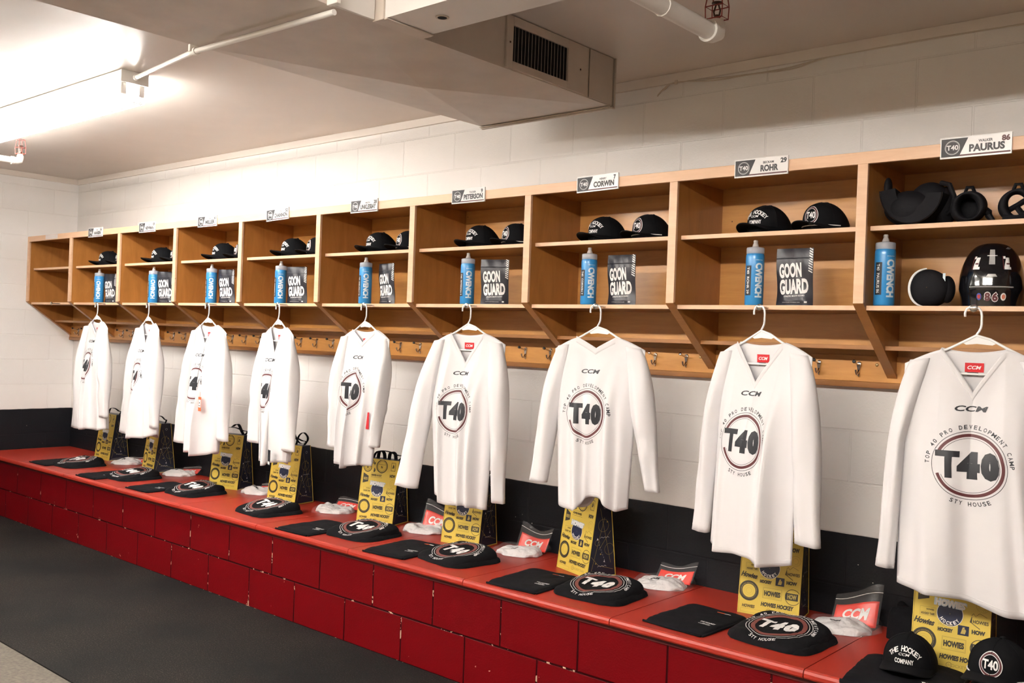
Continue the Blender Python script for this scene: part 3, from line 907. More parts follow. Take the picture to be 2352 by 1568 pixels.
# ================================================================ HANGERS AND JERSEYS
def make_hanger(label, loc, rz):
    t = thing('clothes_hanger', label, 'hanger', loc, rz, 'white plastic hangers on the shelf knobs')
    r = .0042
    hk = [(-.024, 0, -.024), (-.0245, 0, -.012), (-.020, 0, .001), (-.010, 0, .008), (.002, 0, .0085), (.014, 0, .004), (.021, 0, -.006), (.0235, 0, -.020), (.0235, 0, -.048), (.022, 0, -.058), (.017, 0, -.070), (.012, 0, -.077), (.011, 0, -.084)]
    MB().tube(hk, r * .88, 10).build('hook', 'white_pl', t, smooth=True)
    b = MB()
    K = .020
    arm = lambda s: [(K * .5, 0, -.082), (K + s * .03, 0, -.094), (K + s * .080, 0, -.122), (K + s * .14, 0, -.152), (K + s * .175, 0, -.174), (K + s * .182, 0, -.184), (K + s * .176, 0, -.196), (K + s * .160, 0, -.202)]
    for s in (-1, 1): b.tube(arm(s), r, 10)
    b.build('frame', 'white_pl', t, smooth=True)
    MB().tube([(-.140, 0, -.202), (.02, 0, -.204), (.180, 0, -.202)], r * .85, 8).build('bottom_bar', 'white_pl', t, smooth=True)
    MB().add([(.012, -.0012, -.078), (-.032, -.0012, -.105), (-.018, -.0012, -.112), (.012, -.0012, -.1085), (.056, -.0012, -.112), (.070, -.0012, -.105),
              (.012, .0012, -.078), (-.032, .0012, -.105), (-.018, .0012, -.112), (.012, .0012, -.1085), (.056, .0012, -.112), (.070, .0012, -.105)],
             [(0, 1, 2, 3, 4, 5), (11, 10, 9, 8, 7, 6)] + [(i, (i + 1) % 6, 6 + (i + 1) % 6, 6 + i) for i in range(6)]).build('web', 'white_pl', t)
    return t

def smooth01(t): t = max(0, min(1, t)); return t * t * (3 - 2 * t)
# per jersey: measured in the jersey's own hanging plane (x across, z down from the knob)
JD = {
 1: dict(yaw=-4, tip=(-.170, .210), arm=(-.17, .20), hem=(-.135, .23, -.888, -.87), cL=(-.325, -.190, -.905), cR=(.175, .262, -.79), V=(.03, -.215), col=(-.07, .10), ridges=[(-.30, .020, .20), (.18, .050, .16), (.75, .02, .15)], B=.020, k=3.1, ph=.6, px=-.03),
 2: dict(yaw=-9, tip=(-.170, .225), arm=(-.18, .23), hem=(-.235, .24, -.905, -.85), cL=(-.415, -.262, -.885), cR=(.17, .262, -.80), V=(.005, -.260), col=(-.06, .13), ridges=[(.20, .055, .14), (-.6, .02, .2), (.65, .02, .12)], B=.018, k=2.8, ph=2.2, px=-.03),
 3: dict(yaw=-3, tip=(-.170, .240), arm=(-.17, .22), hem=(-.173, .18, -.915, -.90), cL=(-.345, -.215, -.872), cR=(.19, .30, -.815), V=(.003, -.240), col=(-.07, .12), ridges=[(.25, .050, .13), (-.45, .018, .2)], B=.018, k=2.6, ph=1.4, px=-.02),
 4: dict(yaw=-12, tip=(-.185, .225), arm=(-.15, .21), hem=(-.125, .20, -.885, -.87), cL=(-.355, -.195, -.80), cR=(.14, .29, -.80), V=(.0, -.272), col=(-.07, .115), ridges=[(.10, .055, .15), (-.55, .02, .15), (.7, .02, .15)], B=.024, k=2.9, ph=.2, px=-.025),
 5: dict(yaw=-4, tip=(-.190, .222), arm=(-.17, .17), hem=(-.172, .110, -.825, -.81), cL=(-.275, -.178, -.745), cR=(.105, .165, -.715), V=(.01, -.190), col=(-.08, .11), ridges=[(.05, .030, .15), (-.55, .02, .12), (.55, .028, .12)], B=.020, k=3.0, ph=2.8, px=.0),
 6: dict(yaw=8, tip=(-.187, .222), arm=(-.182, .170), hem=(-.148, .150, -.895, -.920), cL=(-.383, -.250, -.872), cR=(.185, .250, -.888), V=(.010, -.262), col=(-.080, .105), ridges=[(.62, .045, .10), (-.50, .026, .12), (.22, .020, .14)], B=.008, k=2.4, ph=.9, px=.0),
 7: dict(yaw=10, tip=(-.183, .227), arm=(-.162, .192), hem=(-.142, .175, -.835, -.812), cL=(-.282, -.205, -.745), cR=(.250, .308, -.735), V=(.012, -.172), col=(-.080, .10), ridges=[(-.36, .042, .11), (.50, .050, .11), (.05, -.028, .22)], B=.012, k=2.2, ph=3.6, px=-.005, wave=-.045),
 8: dict(yaw=-11, tip=(-.180, .230), arm=(-.170, .182), hem=(-.188, .175, -.885, -.905), cL=(-.268, -.200, -.850), cR=(.195, .286, -.822), V=(.0, -.270), col=(-.088, .115), ridges=[(.60, .046, .10), (-.62, .022, .11), (-.05, .014, .2)], B=.006, k=2.0, ph=1.1, px=-.002),
 9: dict(yaw=14, tip=(-.195, .215), arm=(-.200, .215), hem=(-.195, .275, -.880, -.935), cL=(-.262, -.205, -.838), cR=(.270, .335, -.850), V=(.006, -.262), col=(-.088, .095), ridges=[(.70, .036, .11), (-.66, .024, .10), (.20, .014, .2)], B=.004, k=2.0, ph=.4, px=.002),
}
JLAB = {9: 'large white jersey hanging nearest, at the right edge of the photo', 8: 'white jersey hanging under the number 29 nameplate, round print almost whole',
 7: 'white jersey with shallow open V neck hanging under the number 7 nameplate', 6: 'white jersey with left sleeve flared out under the lone number 9 nameplate',
 5: 'narrow white jersey with red tag hanging under the number 28 nameplate', 4: 'white jersey hanging below the fifth cubby, fourth jersey from the left wall',
 3: 'white jersey with orange hang tag, third jersey from the left wall', 2: 'white jersey hanging second from the left wall', 1: 'white jersey hanging nearest the left wall'}

def chest_art():
    a = Art()
    a.text('CCM', 0, -.312, .0180, .094, 0, .03, shear=.22)
    cy = -.487
    a.ring(0, cy, .1035, .1052, 0, layer=0, n=72)
    a.ring(0, cy, .0880, .0975, 1, a0=-162, a1=164, layer=0, n=72)
    a.ring(0, cy, .0825, .0838, 0, a0=-158, a1=160, layer=0, n=72)
    a.rect(-.094, cy + .024, -.026, cy + .043, 0, 1); a.rect(-.066, cy - .041, -.046, cy + .030, 0, 1)
    a.text('4', -.001, cy + .001, .084, .062, 0, .10, layer=1)
    a.text('0', .057, cy + .001, .086, .050, 0, .10, layer=1)
    a.arc_text('TOP 40 PRO DEVELOPMENT CAMP', 0, cy, .1185, 178, 2, .0130, 0, .018, wr=.70)
    a.arc_text('STY HOUSE', 0, cy, .1185, 246, 294, .0130, 0, .018, inward=True, wr=.68)
    return a.cut(.008)
CHEST = chest_art()
TAGART = Art(); TAGART.rect(-.027, -.0145, .027, .0145, 1, 0); TAGART.text('CCM', 0, 0, .0115, .040, 0, .03, shear=.3, layer=1); TAGART.rect(-.020, -.026, .012, -.0155, 2, 0)
TAGART.text('M L', -.004, -.0205, .006, .012, 0, .03); TAGART.cut(.015)

def jersey(n):
    d = JD[n]; rnd = random.Random(n * 7)
    loc = (KNOB[n], KY, KZ)
    make_hanger('white plastic hanger holding the ' + {9: 'nearest jersey at right edge', 8: 'jersey under the number 29 nameplate', 7: 'jersey under the number 7 nameplate', 6: 'jersey under the lone number 9 nameplate', 5: 'jersey under the number 28 nameplate', 4: 'fourth jersey from the left wall', 3: 'third jersey from the left wall', 2: 'second jersey from the left wall', 1: 'jersey nearest the left wall'}[n], loc, radians(d['yaw']))
    t = thing('hockey_jersey', JLAB[n], 'jersey', loc, radians(d['yaw']), 'white jerseys hanging from the shelf')
    tl, tr = d['tip']; al, ar = d['arm']; hl, hr, zl, zr = d['hem']; Vx, Vz = d['V']; cl, cr = d['col']
    def edge(t_, a, b, c):
        if t_ < .42: return a + (b - a) * smooth01(t_ / .42)
        return b + (c - b) * ((t_ - .42) / .58) ** 1.0
    fr = [(rnd.uniform(4, 7), rnd.uniform(0, 6.3), .0035), (rnd.uniform(9, 13), rnd.uniform(0, 6.3), .0018)]
    def ztop(x, front=True):
        if x < cl: return -.124 + (-.172 + .124) * ((cl - x) / (cl - tl)) ** 1.25 - (.006 if x < cl else 0)
        if x > cr: return -.124 + (-.172 + .124) * ((x - cr) / (tr - cr)) ** 1.25
        if front:
            return Vz + (-.124 - Vz) * ((Vx - x) / (Vx - cl) if x < Vx else (x - Vx) / (cr - Vx)) ** .93
        if n == 7: return ztop(x, True) - .004
        m = (cl + cr) / 2
        return -.124 - .012 * (1 - ((x - m) / (cr - cl) * 2) ** 2)
    def zhem(s):
        u = (s + 1) / 2
        return zl + (zr - zl) * u - .010 * sin(pi * u) + .008 * sin(5 * s + n) - d.get('wave', 0) * exp(-((s - .12) / .42) ** 4)
    def S(s, t_, side):
        x0 = (tl + tr) / 2 + s * (tr - tl) / 2
        zt = ztop(x0, side < 0); z = zt * (1 - t_) + zhem(s) * t_
        L, Rr = edge(t_, tl, al, hl), edge(t_, tr, ar, hr)
        g = smooth01((t_ - .06) / .75)
        env = (1 - s ** 4)
        x = (L + Rr) / 2 + s * (Rr - L) / 2
        x += d['B'] * g * env * sin(d['k'] * pi * s + d['ph'])
        bulge = .010 + .045 * smooth01(t_ * 2.2)
        y = side * bulge * (1 - min(1, abs(s)) ** 2.6) ** .8
        if side < 0:
            for s0, am, wd in d['ridges']:
                y -= am * g * exp(-((s - s0 + .05 * sin(3 * t_)) / wd) ** 2) * env
            y += .012 * g * sin(d['k'] * pi * s + d['ph'] + 1.2) * env
            # soft drape from the neck: V-folds fanning out
            y -= .0065 * smooth01(t_ * 4) * sin(9 * s * (1 - .25 * t_) + 2 * t_ + n) * env
        for fq, ph_, am in fr: y += am * g * sin(fq * s * 1.6 + ph_ + 1.1 * t_) * env
        # keep in front of the shelf edge at the very top
        return Vector((x, y, z))
    ss = sorted(set([round(-1 + 2 * k / 64, 4) for k in range(65)] + [round(((q) - (tl + tr) / 2) / ((tr - tl) / 2), 4) for q in (cl, Vx, cr)]))
    tt = [0, .012, .026] + [.026 + .974 * (k / 46) for k in range(1, 47)]
    body = MB(); body.grid(lambda u, v: S(u, v, -1), 0, 0, us=ss, vs_=tt); body.grid(lambda u, v: S(u, v, 1), 0, 0, us=ss, vs_=tt)
    body.build('torso', 'jersey', t, smooth='all', fix=False, solid=.0018)
    hm = MB().grid(lambda u, v: S(u, .972 + .004 * v, -1) - Vector((0, .0012 + .0008 * sin(pi * v), 0)), 0, 0, us=ss, vs_=[0, .5, 1])
    hm.build('hem_stitching', 'jersey_rib', t, smooth='all', fix=False)
    # collar bands
    xs = [cl + (cr - cl) * k / 28 for k in range(29)] + [Vx]; xs = sorted(xs)
    def cb(side, wdt):
        def fn(u, v):
            s = (xs[u] - (tl + tr) / 2) / ((tr - tl) / 2)
            zt = ztop(xs[u], side < 0); tv = wdt * v / (zt - zhem(s))
            p = S(s, max(0, tv), side)
            out = .0028 * (1 if .02 < v < .98 else 0)
            return p + Vector((0, side * out, .0012 * (v < .02)))
        return fn
    MB().grid(cb(-1, .026), 0, 0, us=list(range(len(xs))), vs_=[0, .12, .3, .6, .9, 1]).grid(cb(1, .020), 0, 0, us=list(range(len(xs))), vs_=[0, .12, .3, .6, .9, 1]).build('collar', 'jersey_rib', t, smooth='all', fix=False)
    # sleeves: section between an outer and an inner outline
    for side in (-1, 1):
        if side < 0: tip, arm, (co, ci, cz) = tl, al, d['cL']
        else: tip, arm = tr, ar; ci, co, cz = d['cR']
        tipz = -.170
        armz = -.43
        def outer(v):
            x = tip + (co - tip) * v + side * .020 * sin(pi * min(1, v * 1.15)) * (1 - v * .6)
            z = tipz + (cz - tipz) * v
            return Vector((x - side * .016 * (1 - v) ** 8, 0, z + .004 * (1 - v)))
        def inner(v):
            x1 = tip * .66 if side else 0
            if v < .36:
                q = v / .36; x = tip * .62 + (arm * .93 - tip * .62) * q; z = tipz + .012 + (armz - tipz - .012) * q
            else:
                q = (v - .36) / .64; x = arm * .93 + (ci - arm * .93) * q; z = armz + (cz + .004 * side - armz) * q
            return Vector((x, 0, z))
        yoff = {1: -.012, 2: -.01, 3: -.006, 6: -.008, 7: 0}.get(n, -.004)
        def sec(u, v):
            o, i_ = outer(v), inner(v); c = (o + i_) / 2; h = (o - i_) / 2
            dep = .020 + .022 * smooth01(v * 3) - .020 * smooth01((v - .5) * 2)
            a = 2 * pi * u
            sg = lambda q: (abs(q) ** .8) * (1 if q >= 0 else -1)
            p = c + h * sg(cos(a)) + Vector((0, yoff + dep * sg(sin(a)), 0))
            # elbow crease and lengthwise creases
            cr_ = .010 * exp(-((v - .62) / .07) ** 2) * (cos(a) * -1 * side > 0) * abs(sin(a))
            p.y += cr_ * 1.2 + .005 * sin(3 * a + 5 * v + n) * smooth01(v * 3) * (1 - .3 * v)
            p.y -= .007 * exp(-((u - .72) / .05) ** 2) * smooth01(v * 3)
            return p
        sl = MB().grid(sec, 32, 34, closeu=True)
        sl.build('sleeve', 'jersey', t, smooth='all', fix=False, solid=.0018)
        cf = MB().grid(lambda u, v: sec(u, .965 + .006 * v) + (sec(u, .965) - (outer(.965) + inner(.965)) / 2).normalized() * (.0014), 32, 2, closeu=True)
        cf.build('cuff_stitching', 'jersey_rib', t, smooth='all', fix=False)
    # chest print, follows the cloth
    half = .205
    def fn(a, b):
        s = (a + d['px'] - (tl + tr) / 2 + Vx * .5) / half
        s = max(-.98, min(.98, s))
        x0 = (tl + tr) / 2 + s * (tr - tl) / 2
        zt = ztop(x0); tv = (zt - b) / (zt - zhem(s))
        p = S(s, tv, -1); du = S(s + .004, tv, -1) - p; dv = S(s, tv + .003, -1) - p
        nn = dv.cross(du).normalized()
        if nn.y > 0 and abs(nn.y) > .2: nn = -nn
        return p, nn
    A_ = Art(); A_.v = [(a, b + (.0 if Vz < -.23 else .045), l) for a, b, l in CHEST.v]; A_.f = CHEST.f; A_.m = CHEST.m
    A_.onto(fn, 'chest_print', ['ink', 'maroon'], t, .0014, .0002)
    # neck label on the inside of the back
    if n != 7:
        bx = (cl + cr) / 2 + .004
        def bf(a, b):
            s = (bx + a - (tl + tr) / 2) / ((tr - tl) / 2); zt = ztop(bx + a, False)
            z = -.183 + b; tv = (zt - z) / (zt - zhem(s)); p = S(s, tv, 1)
            return p, Vector((0, -1, 0))
        TAGART.onto(bf, 'neck_label', ['whiteink', 'red', 'ink'], t, .003, .0003)
    if n in (3, 5, 7, 8):
        x = {3: .105, 5: .105, 7: .245, 8: .195}[n]; z = {3: -.56, 5: -.54, 7: -.56, 8: -.52}[n]; y = {3: -.085, 5: -.035, 7: .030, 8: .035}[n]
        tg = MB().box(x - .017, y - .0006, z - .085, x + .017, y + .0006, z).tube([(x, y, z), (x - .004, y + .004, z + .03)], .0008, 5)
        o = tg.build('hang_tag', 'orange' if n == 3 else 'red', t)
        if n == 3:
            a = Art(); a.rect(-.013, .022, .014, .068, 0); a.text('M', 0, .05, .012, .010, 1, .02); a.rect(-.010, .030, .010, .034, 1, 1)
            a.onto(plane_fn((x, y - .0006, z - .085), (1, 0, 0), (0, 0, 1)), 'tag_print', ['whiteink', 'ink'], o, .0004, .0002)
    if n == 4:
        x, y, z = .150, -.085, -.80
        o = MB().box(x - .016, y - .0006, z - .085, x + .016, y + .0006, z).build('hang_tag', 'ink', t)
        a = Art(); a.rect(-.012, .006, .012, .022, 0); a.onto(plane_fn((x, y - .0006, z - .085), (1, 0, 0), (0, 0, 1)), 'tag_print', ['whiteink'], o, .0004)
    return t
for n in range(1, 10): jersey(n)

# ================================================================ GIFT CARTONS
CW, CH, CD = .232, .345, .155      # width, height, depth at the foot
LEAN = .046
def front_fn():
    uy = Vector((0, LEAN, CH)).normalized(); o = Vector((0, 0, 0)); ux = Vector((1, 0, 0)); n = ux.cross(uy)
    return lambda a, b: (o + ux * a + uy * b, n)
def carton_front():
    a = Art(); w = CW
    T = lambda *q, **k: a.text(*q, **k)
    def roundel(x, y, r, txt):
        a.ring(x, y, r * .86, r, 0, layer=0); a.ring(x, y, r * .55, r * .60, 0, layer=0); T('h', x, y, r * .55, r * .35, 0, .05)
        a.arc_text(txt, x, y, r * .75, 160, 20, r * .2, 0, .02); a.arc_text('HOCKEY', x, y, r * .75, 215, 325, r * .2, 0, .02, inward=True)
    roundel(.036, .300, .027, 'HOWIES')
    a.ring(.128, .310, .031, .036, 0, layer=0); a.ring(.128, .310, .026, .0275, 0, layer=0); T('h', .128, .306, .012, .010, 0, .04); a.line((.105, .320), (.150, .320), .0015, 0)
    T('h', .081, .287, .022, .013, 0, .09, shear=.3)
    T('HOR', .070, .330, .014, .040, 0, .05, rot=-.7)
    a.frame(.188, .290, .215, .335, .002, 0); T('h', .2015, .315, .020, .012, 0, .08, shear=.3)
    a.rect(.062, .2700, .136, .2712, 0); a.rect(.062, .2480, .136, .2492, 0); T('HOWIES HOCKEY', .099, .2597, .0105, .068, 0, .04)
    T('HOW', .202, .263, .017, .036, 0, .07)
    # pennant
    a.poly([(.012, .212), (.047, .222), (.047, .252), (.012, .268)], 0, 0); T('IES', .030, .237, .014, .026, 1, .03)
    a.ring(.208, .223, .0185, .0197, 2, layer=0); a.ring(.208, .223, .010, .011, 2, layer=0); a.arc_text('HOCKEY', .208, .223, .0145, 215, 325, .004, 2, 0, inward=True)
    # central roundel (lettering only)
    a.disc(.112, .183, .040, 3, 0); a.ring(.112, .183, .0385, .040, 4, layer=1)
    T('HOWIES', .1125, .2145, .0255, .100, 5, .13, rot=-.05, layer=1); T('HOWIES', .1125, .2145, .0205, .090, 4, .05, rot=-.05, layer=2)
    a.arc_text('HOCKEY', .112, .183, .0300, 218, 322, .0115, 4, .04, layer=2, inward=True, wr=.72)
    a.frame(.020, .165, .070, .194, .0012, 2); T('HOWIES', .052, .186, .0055, .024, 0, .03); T('HOCKEY TAPE', .045, .172, .0075, .042, 0, .04); a.rect(.022, .1785, .068, .1793, 2)
    a.poly([(.172, .168), (.176, .166), (.202, .150), (.2035, .1515), (.178, .167), (.178, .186), (.1765, .186)], 0); T('HOWIES', .204, .1715, .0115, .046, 0, .03)
    a.line((.176, .188), (.182, .197), .001, 0); a.line((.182, .197), (.190, .186), .001, 0); a.line((.190, .190), (.200, .200), .001, 0); a.line((.200, .200), (.222, .190), .001, 0)
    T('Howies', .036, .147, .020, .064, 0, .05, shear=.35, rot=-.08)
    T('HOWIES', .101, .1465, .0095, .042, 2, 0); T('HOCKEY', .101, .130, .0125, .046, 0, .08)
    a.rect(.138, .122, .171, .153, 3, 0); T('h', .1545, .1375, .021, .016, 1, .09, shear=.3, layer=1)
    T('HOW', .199, .139, .014, .040, 0, .07)
    # tape roll
    a.ring(.038, .088, .0295, .038, 0, layer=0); a.ring(.038, .088, .0255, .029, 0, layer=0); a.ring(.038, .088, .010, .0108, 2, layer=0); a.ring(.038, .088, .017, .0176, 2, layer=0)
    a.arc_text('HOWIES HOCKEY TAPE', .038, .088, .030, 170, 10, .003, 1, 0)
    a.frame(.092, .068, .165, .110, .0014, 2); a.frame(.0945, .0705, .1625, .1075, .0007, 2); T('HOWIES', .1285, .0885, .0200, .062, 0, .06); T('HANDS BAKED', .1285, .075, .003, .03, 2, 0)
    a.ring(.206, .088, .0275, .0295, 0, layer=0); a.rect(.179, .076, .226, .102, 0, 1); T('HOW', .203, .089, .018, .034, 1, .04, layer=2)
    T('HOWIES HOCKEY', .150, .046, .0165, .125, 0, .06, shear=.15)
    T('HOWIES', .040, .030, .012, .05, 0, .04, shear=.2); a.frame(.010, .006, .090, .020, .001, 2); T('HOCKEY TAPE', .16, .022, .010, .09, 2, .02)
    a.ring(.118, .022, .008, .009, 0)
    keep = [(max(.002, min(w - .002, x)), max(.002, min(CH - .002, y)), l) for x, y, l in a.v]; a.v = keep
    return a
def carton_side():
    a = Art()  # a = depth 0..CD, b = height
    def L(p, q, t=.0012, m=0): a.line(p, q, t, m)
    L((.020, .02), (.085, .26)); L((.125, .06), (.060, .30)); L((.06, .12), (.120, .20)); L((.02, .09), (.06, .05)); L((.06, .05), (.14, .03))
    for cx, cy, r in ((.115, .12, .024), (.080, .225, .027), (.05, .15, .012)): a.ring(cx, cy, r, r + .0010, 0)
    for cx, cy in ((.07, .10), (.10, .24), (.045, .06)): a.disc(cx, cy, .0035, 0)
    for x0, y0 in ((.065, .17), (.055, .045)):
        for k in range(6): L((x0 + k * .008, y0 + (.005 if k % 2 else 0)), (x0 + (k + 1) * .008, y0 + (0 if k % 2 else .005)), .0013, 1)
    for k in range(9): L((.05 + k * .005, .165 - k * .011), (.052 + k * .005, .160 - k * .011), .0012, 1)
    a.poly([(.095, .062), (.086, .066), (.092, .073)], 1); a.poly([(.05, .172), (.046, .162), (.056, .164)], 1)
    a.ring(.085, .305, .006, .007, 1)
    return a
BOX = {1: (.785, .225, 0), 2: (1.530, .215, -10), 3: (2.490, .165, 16), 4: (3.130, .165, 8), 5: (3.965, .165, 14), 6: (4.630, .155, 6), 7: (5.345, .185, -18), 8: (6.268, .145, 10), 9: (6.960, .02, 6)}
bl2 = {9: 'yellow printed carton standing behind the two caps at lower right', 8: 'yellow printed carton below the jersey under the number 29 nameplate', 7: 'yellow printed carton below the shallow-necked jersey under the number 7 nameplate',
       6: 'yellow printed carton below the flared-sleeve jersey under the lone 9 nameplate', 5: 'yellow printed carton with two upright black handle loops', 4: 'yellow printed carton with black ribbon bow, fourth from the left wall',
       3: 'yellow printed carton with single ribbon end, third from the left wall', 2: 'mostly hidden yellow printed carton, second from the left wall', 1: 'yellow printed carton nearest the left wall'}
bp = None
for n, (x, y, yaw) in BOX.items():
    if bp is None:
        t = thing('gift_carton', '', 'carton', (x, y, BZ + .0005), radians(yaw), 'yellow printed cartons on the bench')
        y1, y2 = LEAN, CD - .040
        v = [(0, 0, 0), (CW, 0, 0), (CW, CD, 0), (0, CD, 0), (0, y1, CH), (CW, y1, CH), (CW, y2, CH), (0, y2, CH)]
        e = MB().add(v, [(3, 2, 1, 0), (0, 1, 5, 4), (2, 3, 7, 6)]).add(v, [(1, 2, 6, 5), (3, 0, 4, 7), (4, 5, 6, 7)], 1)
        for xx in (0, CW):
            for p, q in (((xx, 0, 0), (xx, y1, CH)), ((xx, CD, 0), (xx, y2, CH)), ((xx, 0, .002), (xx, CD, .002))):
                e.tube([p, q], .0022, 5)
        e.build('carton_shell', ['yellow', 'navy'], t)
        carton_front().onto(front_fn(), 'front_print', ['boxink', 'gold', 'boxdim', 'navyink', 'whiteink', 'paleblue'], t, .0005, .0003)
        carton_side().onto(lambda a, b: (Vector((CW, a, b)), Vector((1, 0, 0))), 'side_print', ['gold', 'whiteink'], t, .0005, .0002)
        bp = t
    else:
        t = dup(bp, (x, y, BZ + .0005), radians(yaw))
    t['label'] = bl2[n]
    # ribbon handles
    def ribbon(path, wv=.011):
        mb = MB(); ps = cat(path, 5)
        vs = []
        for p in ps: vs += [p + Vector((0, -wv / 2 * .3, -.0)), p + Vector((wv, wv / 2, .002))]
        mb.add(vs, [(2 * i, 2 * i + 1, 2 * i + 3, 2 * i + 2) for i in range(len(ps) - 1)])
        return mb.build('ribbon_handle', 'tee', t, smooth='all', solid=.002)
    yt = (LEAN + CD - .04) / 2
    if n == 5:
        for x0 in (.062, .135): ribbon([(x0, yt, CH - .01), (x0 + .006, yt, CH + .030), (x0 + .022, yt, CH + .040), (x0 + .040, yt, CH + .028), (x0 + .046, yt, CH - .01)], .016)
    elif n == 4: ribbon([(.14, yt, CH - .01), (.16, yt, CH + .05), (.20, yt, CH + .075), (.235, yt, CH + .05), (.225, yt, CH + .02), (.17, yt, CH + .01), (.13, yt, CH + .05), (.115, yt, CH + .09)])
    elif n == 3: ribbon([(.20, yt, CH - .01), (.175, yt, CH + .02), (.150, yt, CH + .060), (.125, yt, CH + .062), (.10, yt, CH + .045)], .016)
    elif n in (1, 2): ribbon([(.03, yt, CH - .01), (.06, yt, CH + .035), (.13, yt, CH + .040), (.19, yt, CH + .025), (.225, yt, CH + .022), (.20, yt, CH - .005)], .012)
    else: ribbon([(.06, yt, CH - .01), (.08, yt, CH + .012), (.15, yt, CH + .012), (.17, yt, CH - .01)], .012)

# ================================================================ FOLDED SHIRTS ON THE BENCH
def slab_top(w, d, h, seed, corner=.10, puff=1.0, sag=None, wr=1.0):
    def top(u, v):    # -1..1
        # superellipse edge
        rx = (1 - abs(v) ** 7 * corner); ry = (1 - abs(u) ** 7 * corner)
        x = u * w / 2 * rx; y = v * d / 2 * ry
        e = (1 - abs(u) ** (9 / puff)) * (1 - abs(v) ** (9 / puff))
        z = h * max(0, e) ** .42
        z += h * .16 * noise.noise(Vector((x * 9, y * 9, seed * 3.1))) * (e > .02)
        cr_ = noise.noise(Vector((x * 14 + seed, y * 26, seed * 1.7)))
        z += h * .22 * wr * (abs(cr_) ** .6 - .35) * (1 if e > .05 else 0)
        x += .007 * noise.noise(Vector((y * 11, seed * 2.3, 0))) * abs(u); y += .007 * noise.noise(Vector((x * 11, seed * 4.1, 5))) * abs(v)
        if sag: z *= 1 + sag(u, v) * (e > .02)
        return Vector((x, y, max(z, .0005)))
    return top
def top_fn(top, w, d):
    def fn(a, b):
        u, v = max(-.97, min(.97, a / (w / 2))), max(-.97, min(.97, b / (d / 2)))
        p = top(u, v); du = top(u + .01, v) - p; dv = top(u, v + .01) - p
        nn = du.cross(dv).normalized()
        return p, nn
    return fn
flat_proto = {}
def shirt_flat(label, loc, rz, seed, logo_at=(.075, -.055), group='flat folded black shirts on the bench'):
    w, d, h = .265, .345, .014
    t = thing('folded_t_shirt', label, 'shirt', loc, rz, group)
    top = slab_top(w, d, h, seed, .07, .8)
    g = lambda u, v: top(2 * u - 1, 2 * v - 1)
    mb = MB().grid(g, 30, 34); mb.add([(-w * .47, -d * .47, 0), (w * .47, -d * .47, 0), (w * .47, d * .47, 0), (-w * .47, d * .47, 0)], [(0, 3, 2, 1)])
    mb.build('folded_cloth', 'tee', t, smooth='all')
    MB().tube([(-w * .47, -d * .485, .004), (0, -d * .492, .0045), (w * .47, -d * .485, .004)], .0045, 8).tube([(w * .485, -d * .47, .004), (w * .49, 0, .0045), (w * .485, d * .47, .004)], .0045, 8).build('lower_fold', 'tee', t, smooth='all')
    fn = top_fn(top, w, d)
    a = Art()
    a.text('THE HOCKEY', 0, .0135, .011, .064, 0, .05); a.text('CCM', 0, 0, .0065, .030, 0, .05, shear=.3); a.text('COMPANY', 0, -.012, .0095, .050, 0, .05)
    a.v = [(x + logo_at[0], y + logo_at[1], l) for x, y, l in a.v]
    a.cut(.01).onto(fn, 'chest_print', ['whiteink'], t, .0012, .0001)
    return t, fn
def shirt_puffy(label, loc, rz, seed):
    w, d, h = .315, .300, .046
    t = thing('folded_sweatshirt', label, 'sweatshirt', loc, rz, 'rolled black sweatshirts on the bench')
    rnd = random.Random(seed); c1, c2 = rnd.uniform(-.3, .4), rnd.uniform(-.5, .2)
    sag = lambda u, v: -.14 * exp(-((u - c1) / .25) ** 2) * (.6 - .4 * v) + .42 * v + .05 * sin(4 * u + seed)
    top = slab_top(w, d, h, seed, .16, 1.5, sag, .45)
    MB().grid(lambda u, v: top(2 * u - 1, 2 * v - 1), 40, 40).build('folded_cloth', 'tee_soft', t, smooth='all', fix=False)
    mb = MB()
    low = slab_top(w * 1.03, d * .97, h * .46, seed + 5, .12, 1.0)
    mb.grid(lambda u, v: low(2 * u - 1, 2 * v - 1) + Vector((.008, .006, 0)), 30, 30); mb.build('lower_fold', 'tee_soft', t, smooth='all', fix=False)
    fn = top_fn(top, w, d)
    a = Art(); cy = -.008; k = .98
    a.ring(0, cy, .1150 * k, .1172 * k, 0, a0=-180, a1=-112, layer=0, n=70); a.ring(0, cy, .1150 * k, .1172 * k, 0, a0=-66, a1=178, layer=0, n=70)
    a.ring(0, cy, .1040 * k, .1062 * k, 0, layer=0, n=70); a.ring(0, cy, .083 * k, .098 * k, 1, layer=0, n=70)
    a.rect(-.080, cy + .020, -.024, cy + .036, 0, 1); a.rect(-.058, cy - .036, -.042, cy + .026, 0, 1); a.text('4', -.002, cy, .073, .050, 0, .09); a.text('0', .048, cy, .074, .043, 0, .09)
    a.arc_text('STY HOUSE', 0, cy, .1270 * k, 248, 292, .0135, 0, .015, inward=True); a.arc_text('CAMP', 0, cy, .1270 * k, 22, 2, .0135, 0, .015); a.arc_text('TOP 40 PRO DEVELOPMENT', 0, cy, .1270 * k, 178, 30, .0135, 0, .015)
    a.cut(.008).onto(fn, 'chest_print', ['whiteink', 'redink'], t, .0018, .0002)
    return t, fn
where = {1: 'nearest the left wall', 2: 'second from the left wall', 3: 'third from the left wall', 4: 'fourth from the left wall', 5: 'in front of the carton with two handle loops', 6: 'below the flared-sleeve jersey', 7: 'below the shallow-necked jersey', 8: 'on the bench below the number 29 nameplate'}
FX = {1: (.905, -.085), 2: (1.690, -.105), 3: (2.355, -.095), 5: (3.985, -.120), 6: (4.655, -.105), 7: (5.445, -.100), 8: (6.218, -.080)}
